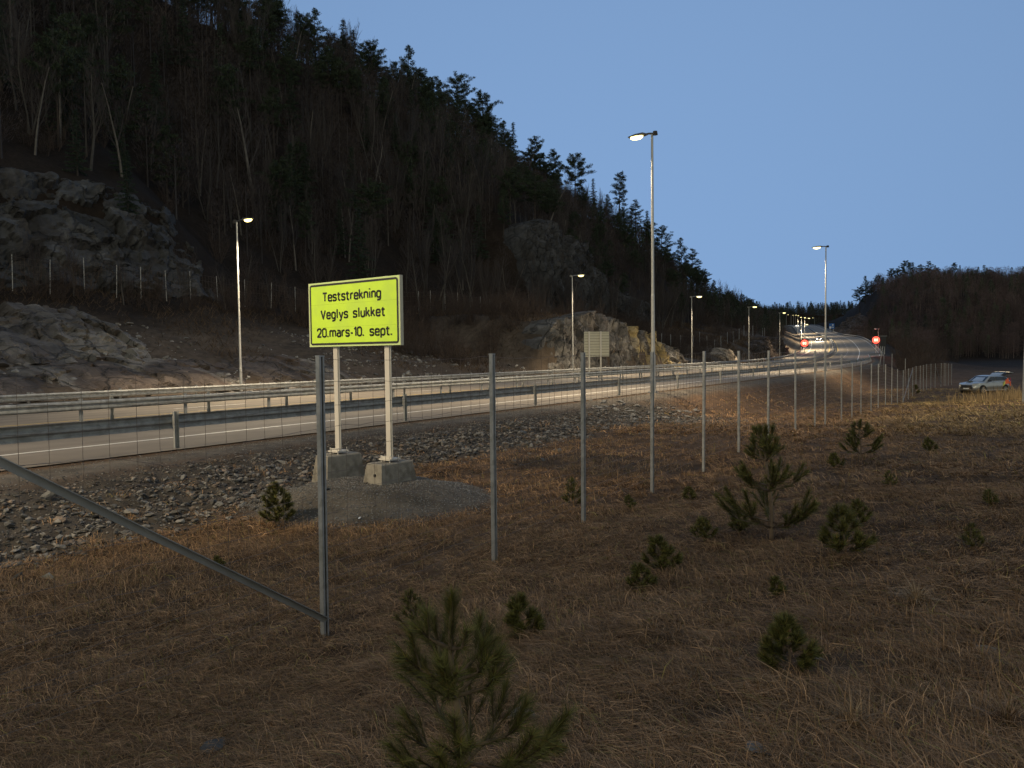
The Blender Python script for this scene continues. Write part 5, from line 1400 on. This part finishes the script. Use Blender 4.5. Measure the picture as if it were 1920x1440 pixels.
# ---------------------------------------------------------------- dry grass
def blades(n, r0, r1, L0, L1, wd, seed, clump, flat=1.0, thmax=57):
    r_ = np.random.default_rng(seed)
    nc = n // clump
    r = r0 * (r1 / r0) ** r_.random(nc); r = np.where(r_.random(nc) < .5, np.sqrt(r0 ** 2 + (r1 ** 2 - r0 ** 2) * r_.random(nc)), r)
    th_ = np.radians(r_.uniform(-thmax, thmax, nc))
    cxx = r * np.sin(th_); cyy = r * np.cos(th_)
    h_, t_, d_, ul, ur, rub, hp, _ = height(cxx, cyy, True)
    pr = ss(1.3, 2.6, ur) * (1 - .93 * rub) * (1 - ss(.03, .12, hp)) * (1 - .75 * ss(.25, .5, fbm(cxx / .5, cyy / .5, s=88)))
    ok = r_.random(nc) < pr
    cxx, cyy = cxx[ok], cyy[ok]; nc = len(cxx)
    comb = 2.5 * fbm(cxx / 2.2, cyy / 2.2, s=81) + 2.6
    idx = np.repeat(np.arange(nc), clump); m = len(idx)
    px_ = cxx[idx] + r_.normal(0, .05 * (1 + r1 / 40), m); py_ = cyy[idx] + r_.normal(0, .05 * (1 + r1 / 40), m)
    # quick ground height: clump height plus local slope
    e = .06
    hz0 = height(cxx, cyy); hzx = (height(cxx + e, cyy) - hz0) / e; hzy = (height(cxx, cyy + e) - hz0) / e
    pz_ = hz0[idx] + hzx[idx] * (px_ - cxx[idx]) + hzy[idx] * (py_ - cyy[idx]) - .01
    az = comb[idx] + r_.normal(0, .75, m) + (r_.random(m) < .25) * r_.uniform(0, 6.28, m)
    L = r_.uniform(L0, L1, m) * (1 + .6 * fbm(px_ / 1.4, py_ / 1.4, s=83)); W = wd * r_.uniform(.6, 1.3, m)
    tilt = np.clip(r_.normal(.16, .16, m), .0, 1.35) * flat
    sp_ = r_.random(m) < .012; tilt[sp_] = r_.uniform(.8, 1.4, sp_.sum())
    dx_, dy_ = np.cos(az), np.sin(az); dz1 = np.sin(tilt + .45); c1 = np.cos(tilt + .45); dz2 = np.sin(tilt - .35); c2 = np.cos(tilt - .35)
    dz2 = np.where(sp_, np.sin(tilt), dz2); c2 = np.where(sp_, np.cos(tilt), c2)
    p0 = np.stack([px_, py_, pz_], -1)
    p1 = p0 + np.stack([dx_ * c1, dy_ * c1, dz1], -1) * (L * .4)[:, None]
    p2 = p1 + np.stack([dx_ * c2, dy_ * c2, dz2 + 0 * dx_], -1) * (L * .6)[:, None]
    p2[:, 2] = np.maximum(p2[:, 2], p0[:, 2] + .008)
    sd = np.stack([-dy_, dx_, r_.normal(0, .3, m)], -1) * W[:, None] * .5
    V = np.stack([p0 - sd, p0 + sd, p1 - sd * .85, p1 + sd * .85, p2], 1).reshape(-1, 3)
    b = np.arange(m)[:, None] * 5
    F4 = b + np.array([[0, 1, 3, 2]]); F3 = b + np.array([[2, 3, 4]])
    br = (1.3 * r_.uniform(.4, 1.5, nc)[idx] * r_.uniform(.5, 1.4, m) * (1 + .35 * fbm(px_ / 2.5, py_ / 2.5, s=85)))[:, None]
    hue = r_.random(m)[:, None]
    cc = (np.array([(.31, .19, .10)]) * hue + np.array([(.16, .092, .047)]) * (1 - hue)) * br
    lamp_gold = ss(17, 30, np.hypot(px_, py_))[:, None] * ss(.42, .6, px_ / py_)[:, None]  # golden lamp light on the right-hand grass, mixed into the blade colour
    cc = cc * (1 - lamp_gold) + np.array([(.30, .205, .09)]) * br * lamp_gold
    grn = (r_.random(m) < .05)[:, None]; cc = np.where(grn, cc * np.array([(.75, 1.0, .6)]), cc)
    return V, F3, F4, np.repeat(cc, 5, 0)
Vs = []; F3s = []; F4s = []; Cs = []; k0 = 0
TUS = (54000, 1.8, 16, .12, .30, .0040, 5, 70, 1.7)
for args in ((255000, 1.3, 5.5, .09, .24, .0028, 1, 10), (240000, 5, 12, .11, .28, .0045, 2, 10), (150000, 11, 26, .14, .32, .009, 3, 10), (190000, 22, 85, .22, .5, .02, 4, 8), TUS):
    V_, f3_, f4_, c_ = blades(*args)
    Vs.append(V_); F3s.append(f3_ + k0); F4s.append(f4_ + k0); Cs.append(c_); k0 += len(V_)
tag(mk('dry_grass', np.concatenate(Vs), [np.concatenate(F3s), np.concatenate(F4s)], M['grass'], cols=np.clip(np.concatenate(Cs), 0, 1)), kind='stuff')
# tall pale grass in front of the car at the right
n = 1100; r_ = rng; Y_ = r_.uniform(34, 52, n); X_ = Y_ * r_.uniform(.585, .70, n) ; h_ = height(X_, Y_)
kp = r_.random(n) < ss(.585, .66, X_ / Y_) * .9 + .12
X_, Y_, h_ = X_[kp], Y_[kp], h_[kp]; n = len(X_)
L = r_.uniform(.2, .95, n) ** 1.3; az = r_.uniform(0, 6.28, n); ln = r_.uniform(.05, .45, n)
p0 = np.stack([X_, Y_, h_], -1); p2 = p0 + np.stack([np.cos(az) * ln * L, np.sin(az) * ln * L, L], -1); p1 = p0 * .5 + p2 * .5 - np.stack([np.cos(az) * ln * L * .2, np.sin(az) * ln * L * .2, -L * .05], -1)
sd = np.stack([np.cos(az + 1.5), np.sin(az + 1.5) * .3, 0 * az], -1) * .013
V = np.stack([p0 - sd, p0 + sd, p1 - sd, p1 + sd, p2], 1).reshape(-1, 3); b = np.arange(n)[:, None] * 5
tag(mk('tall_grass', V, [b + np.array([[2, 3, 4]]), b + np.array([[0, 1, 3, 2]])], M['grass'], cols=np.repeat(np.array([(.30, .21, .11)]) * r_.uniform(.6, 1.3, n)[:, None], 5, 0)), kind='stuff')
# coarse dead grass on the far bank
n = 80000; t_s = rng.uniform(-8, 190, n); u_s = rng.uniform(1.2, 27, n); p_ = at(t_s, 20.5 + u_s); kp = (abs(p_[:, 0] / p_[:, 1]) < .8) & (p_[:, 1] > 20) & (rng.random(n) < ss(-.25, .3, fbm(p_[:, 0] / 5, p_[:, 1] / 5, s=91)) ) & ~((t_s < 36) & (u_s < 21) & (rng.random(n) < .85)) & ~((t_s > 60) & (t_s < 114) & (u_s < 6.5))
X_, Y_ = p_[kp, 0], p_[kp, 1]; h_ = height(X_, Y_); n = len(X_); L = rng.uniform(.2, .75, n) * (1 + Y_ / 200); az = rng.uniform(0, 6.28, n)
p0 = np.stack([X_, Y_, h_ - .03], -1); p2 = p0 + np.stack([np.cos(az) * L * .7, np.sin(az) * L * .7, L * rng.uniform(.2, .9, n)], -1); sd = np.stack([-np.sin(az) * .0 + .016, 0 * az, 0 * az], -1) * (1 + Y_ / 90)[:, None]
V = np.stack([p0 - sd, p0 + sd, p2], 1).reshape(-1, 3)
tag(mk('bank_grass', V, np.arange(len(V)).reshape(-1, 3), M['grass'], cols=np.repeat(np.array([(.085, .058, .038)]) * rng.uniform(.4, 1.5, n)[:, None], 3, 0)), kind='stuff')
# single conspicuous tussock
def tussock(px, py, n, L0, label, colr=(.34, .24, .14), seed=1):
    g0 = ground_hit(px, py); r_ = np.random.default_rng(seed)
    az = r_.uniform(0, 6.28, n); tl_ = r_.uniform(.1, 1.2, n) ** 1.2; L = L0 * r_.uniform(.6, 1.1, n)
    p0 = np.stack([np.cos(az) * .02, np.sin(az) * .02, 0 * az], -1); p1 = p0 + np.stack([np.cos(az) * np.cos(tl_ + .3), np.sin(az) * np.cos(tl_ + .3), np.sin(tl_ + .3)], -1) * L[:, None] * .45
    p2 = p1 + np.stack([np.cos(az) * np.cos(tl_ - .35), np.sin(az) * np.cos(tl_ - .35), np.sin(tl_ - .35)], -1) * L[:, None] * .55
    sd = np.stack([-np.sin(az), np.cos(az), 0 * az], -1) * .0018
    V = np.stack([p0 - sd, p0 + sd, p1 - sd, p1 + sd, p2], 1).reshape(-1, 3); b = np.arange(n)[:, None] * 5
    o = mk('grass_tussock', V, [b + np.array([[2, 3, 4]]), b + np.array([[0, 1, 3, 2]])], M['grass'], cols=np.repeat(np.array([colr]) * r_.uniform(.5, 1.2, n)[:, None], 5, 0), loc=tuple(g0))
    tag(o, label, 'grass tussock')
tussock(1718, 1135, 170, .26, 'pale straw coloured tussock spreading star shaped on the right slope', (.40, .29, .18))
tussock(1600, 1365, 120, .17, 'small upright tussock low on the right', seed=3)
tussock(1890, 1370, 160, .2, 'reddish tussock near the bottom right corner', (.27, .17, .10), seed=4)

# ---------------------------------------------------------------- cars
def car(label, loc, rz, paint='car', lit=False, open_gate=False, hiviz=False, name='parked_car', cat='car'):
    root = empty(name, loc, rz, label, cat)
    # x forward, half width .92; stations: x, half width low, half width belt, sill z, belt z
    L = 4.45
    st = [(2.20, .62, .60, .42, .62), (2.12, .80, .76, .30, .80), (1.95, .88, .84, .26, .90), (1.5, .92, .86, .26, .98), (.95, .93, .87, .27, 1.04), (.6, .93, .885, .27, 1.05), (-.3, .935, .89, .27, 1.08), (-1.3, .93, .88, .28, 1.11), (-1.9, .90, .84, .32, 1.12), (-2.15, .86, .78, .42, 1.08), (-2.24, .80, .72, .5, 1.0)]
    V = []; n = 10
    for x, wl, wb, zs_, zb in st:
        zm = zs_ + (zb - zs_) * .5
        ring_ = [(0, zs_), (wl * .85, zs_), (wl, zs_ + .10), (wl * 1.005, zm), (wb * 1.0, zb - .07), (wb * .93, zb), (0, zb + .035)]
        full = ring_ + [(-a, b) for a, b in ring_[-2:0:-1]]
        V += [(x, a, b) for a, b in full]
    n = 12; m_ = len(st)
    Fq = [[i * n + j, i * n + (j + 1) % n, (i + 1) * n + (j + 1) % n, (i + 1) * n + j] for i in range(m_ - 1) for j in range(n)]
    bd = mk('body', V, [np.array(Fq)], M[paint], root, smooth=True)
    me = bd.data
    capg = G()
    for i_, x in ((0, 2.2), (m_ - 1, -2.24)):
        r_ = V[i_ * n:(i_ + 1) * n]; capg.add([(x, 0, sum(p[2] for p in r_) / n)] + r_, [[0, 1 + j, 1 + (j + 1) % n] for j in range(n)])
    capg.build('bumper', M['plastic'], root)
    # cabin: pillars and roof in paint, windows dark
    cb = [(.98, .80, 1.04, .80, 1.05), (.28, .78, 1.07, .66, 1.50), (-.2, .80, 1.08, .66, 1.555), (-1.2, .80, 1.10, .65, 1.53), (-1.75, .79, 1.11, .62, 1.44), (-2.12, .74, 1.09, .60, 1.16)]
    V = []
    for x, wb, zb, wt, zt in cb: V += [(x, -wb, zb), (x - 0, -wt, zt), (x, -wt * .6, zt + .035), (x, wt * .6, zt + .035), (x, wt, zt), (x, wb, zb)]
    n = 6; Fq = [[i * n + j, i * n + j + 1, (i + 1) * n + j + 1, (i + 1) * n + j] for i in range(len(cb) - 1) for j in range(n - 1)]
    if open_gate: Fq = Fq[:-5] + [Fq[-5], Fq[-1]]
    mk('roof', V, [np.array(Fq)], M[paint], root, smooth=True)
    def quad(pts_, m2, nm_, th_=.006, par=root):
        p = np.array(pts_, float); nn = np.cross(p[1] - p[0], p[2] - p[0]); nn /= np.linalg.norm(nn)
        g = G(); k = len(p); VV = np.concatenate([p + nn * th_, p - nn * th_])
        g.F[3]; g.V.append(VV); g.C.append(np.ones((2 * k, 3))); g.n = 2 * k
        for j in range(1, k - 1): g.F[3].append(np.array([[0, j, j + 1], [k, k + j + 1, k + j]]))
        g.F[4].append(np.array([[j, j + k, (j + 1) % k + k, (j + 1) % k] for j in range(k)]))
        return g.build(nm_, M[m2], par)
    quad([(.93, -.70, 1.09), (.93, .70, 1.09), (.33, .60, 1.48), (.33, -.60, 1.48)], 'glass', 'windscreen', .02)
    for s_ in (-1, 1):
        for a in ([(.72, .815, 1.12), (-.28, .82, 1.13), (-.28, .70, 1.46), (.22, .70, 1.45)], [(-.36, .82, 1.13), (-1.22, .82, 1.15), (-1.22, .695, 1.455), (-.36, .70, 1.465)], [(-1.28, .82, 1.15), (-1.80, .80, 1.20), (-1.62, .70, 1.41), (-1.28, .695, 1.45)]):
            quad([(x, s_ * y, z) for x, y, z in a], 'glass', 'side_window', .012)
        g = G(); g.box((.62, s_ * .97, 1.13), (.08, .09, .06)); g.build('mirror', M['plastic'], root)
        quad([(1.2, s_ * .945, .28), (-1.35, s_ * .95, .28), (-1.35, s_ * .95, .36), (1.2, s_ * .945, .36)], 'rim' if hiviz else 'plastic', 'sill', .01)
        for xh in (.05, -.95): g = G(); g.box((xh, s_ * .935, .99), (.09, .015, .015)); g.build('door_handle', M['rim'], root)
        for xw in (1.38, -1.32):
            ar = G(); ar.tube([(xw, s_ * .60, .36), (xw, s_ * .948, .36)], .42, 24); ar.build('wheel_arch', M['rubber'], root)
            we = G(); we.tube([(xw, s_ * .70, .34), (xw, s_ * .955, .34)], .335, 24); wo = we.build('wheel', M['rubber'], root)
            rg = G()
            for k in range(5):
                t = k * 2 * PI / 5 + .3; rg.box((xw + .12 * math.cos(t), s_ * .965, .34 + .12 * math.sin(t)), (.11, .008, .032), [(math.cos(t), 0, math.sin(t)), (0, 1, 0), (-math.sin(t), 0, math.cos(t))])
            an = np.arange(20) * 2 * PI / 20
            VV = [(xw + r0 * math.cos(t), s_ * .966, .34 + r0 * math.sin(t)) for r0 in (.235, .20) for t in an]
            rg.add(VV, [[j, (j + 1) % 20, 20 + (j + 1) % 20, 20 + j] for j in range(20)])
            rg.build('rim', M['rim'], wo)
        # headlight wraps round the corner
        quad([(2.20, s_ * .56, .74), (2.20, s_ * .56, .86), (2.05, s_ * .80, .90), (1.62, s_ * .875, .94), (1.72, s_ * .89, .82), (2.10, s_ * .83, .74)], 'beam' if lit else 'chrome', 'headlight', .03)
        quad([(-2.10, s_ * .86, .88), (-1.92, s_ * .90, 1.12), (-2.08, s_ * .80, 1.36), (-2.2, s_ * .78, 1.1)], 'taillight', 'tail_light', .02)
        if hiviz:
            quad([(-1.0, s_ * .952, .62), (-1.12, s_ * .935, .98), (-1.36, s_ * .905, 1.10), (-1.30, s_ * .955, .80)], 'hiviz_y', 'marking', .006)
            quad([(-1.28, s_ * .955, .80), (-1.34, s_ * .91, 1.12), (-1.72, s_ * .88, 1.34), (-1.86, s_ * .925, .84)], 'hiviz', 'marking', .008)
            quad([(-1.88, s_ * .925, .62), (-1.88, s_ * .915, .98), (-2.04, s_ * .885, 1.05), (-2.12, s_ * .87, .62)], 'hiviz', 'marking', .008)
    g = G(); g.box((2.19, 0, .66), (.03, .50, .11)); g.build('grille', M['plastic'], root)
    g = G(); g.box((2.215, 0, .46), (.02, .26, .055)); g.build('number_plate', M['white'], root)
    if open_gate:
        hy = (-1.55, 1.53)
        g = G(); g.box((0, 0, 0), (.5, .62, .03)); V = None
        gt = quad([(-1.62, -.62, 1.56), (-1.62, .62, 1.56), (-2.05, .64, 1.80), (-2.62, .66, 1.74), (-2.62, -.66, 1.74), (-2.05, -.64, 1.80)], 'plastic', 'tailgate', .03)
        quad([(-1.75, -.5, 1.68), (-1.75, .5, 1.68), (-2.0, .5, 1.82), (-2.0, -.5, 1.82)], 'glass', 'rear_window', .012, gt)
        quad([(-2.15, -.66, 1.83), (-2.15, .66, 1.83), (-2.66, .66, 1.77), (-2.66, -.66, 1.77)], 'rim', 'gate_trim', .02, gt)
        quad([(-1.3, -.5, 1.57), (-1.3, .5, 1.57), (-1.62, .5, 1.74), (-1.62, -.5, 1.74)], paint, 'roof_spoiler', .02)
        for s_ in (-1, 1): g = G(); g.tube([(-1.9, s_ * .6, 1.3), (-2.1, s_ * .6, 1.76)], .014, 6); g.build('strut', M['plastic'], gt)
    if lit:
        for s_ in (-1, 1):
            L = bpy.data.lights.new('headlight_beam', 'SPOT'); L.energy = 3500; L.color = (1, .95, .8); L.spot_size = R(70); L.spot_blend = .8; L.shadow_soft_size = .1
            lo = bpy.data.objects.new('headlight_beam', L); COL.objects.link(lo); lo.parent = root; lo.location = (2.45, s_ * .66, .8); lo.rotation_euler = Vector((1, 0, -.09)).to_track_quat('-Z', 'Y').to_euler()
    return root
cy = 66.0; cxx_ = ray(1846, 730)[0] * cy
pc0 = (cxx_, cy, P(1846, 737, cy)[2])
car('silver estate car parked in the grass with raised tailgate and orange rear markings', pc0, PI + R(20), 'car', False, True, True)
for tq, dq, lb, pt in ((318, 14.6, 'approaching car with lit headlights in the far bend', 'car_dark'), (650, 16.0, 'farthest approaching car, two merged headlights on the crest', 'car_dark')):
    p = at(tq, dq, .02); a, b = tang(tq)
    car(lb, tuple(p), math.atan2(-b, -a), pt, True, name='approaching_car')
    cr = bpy.context.scene.objects
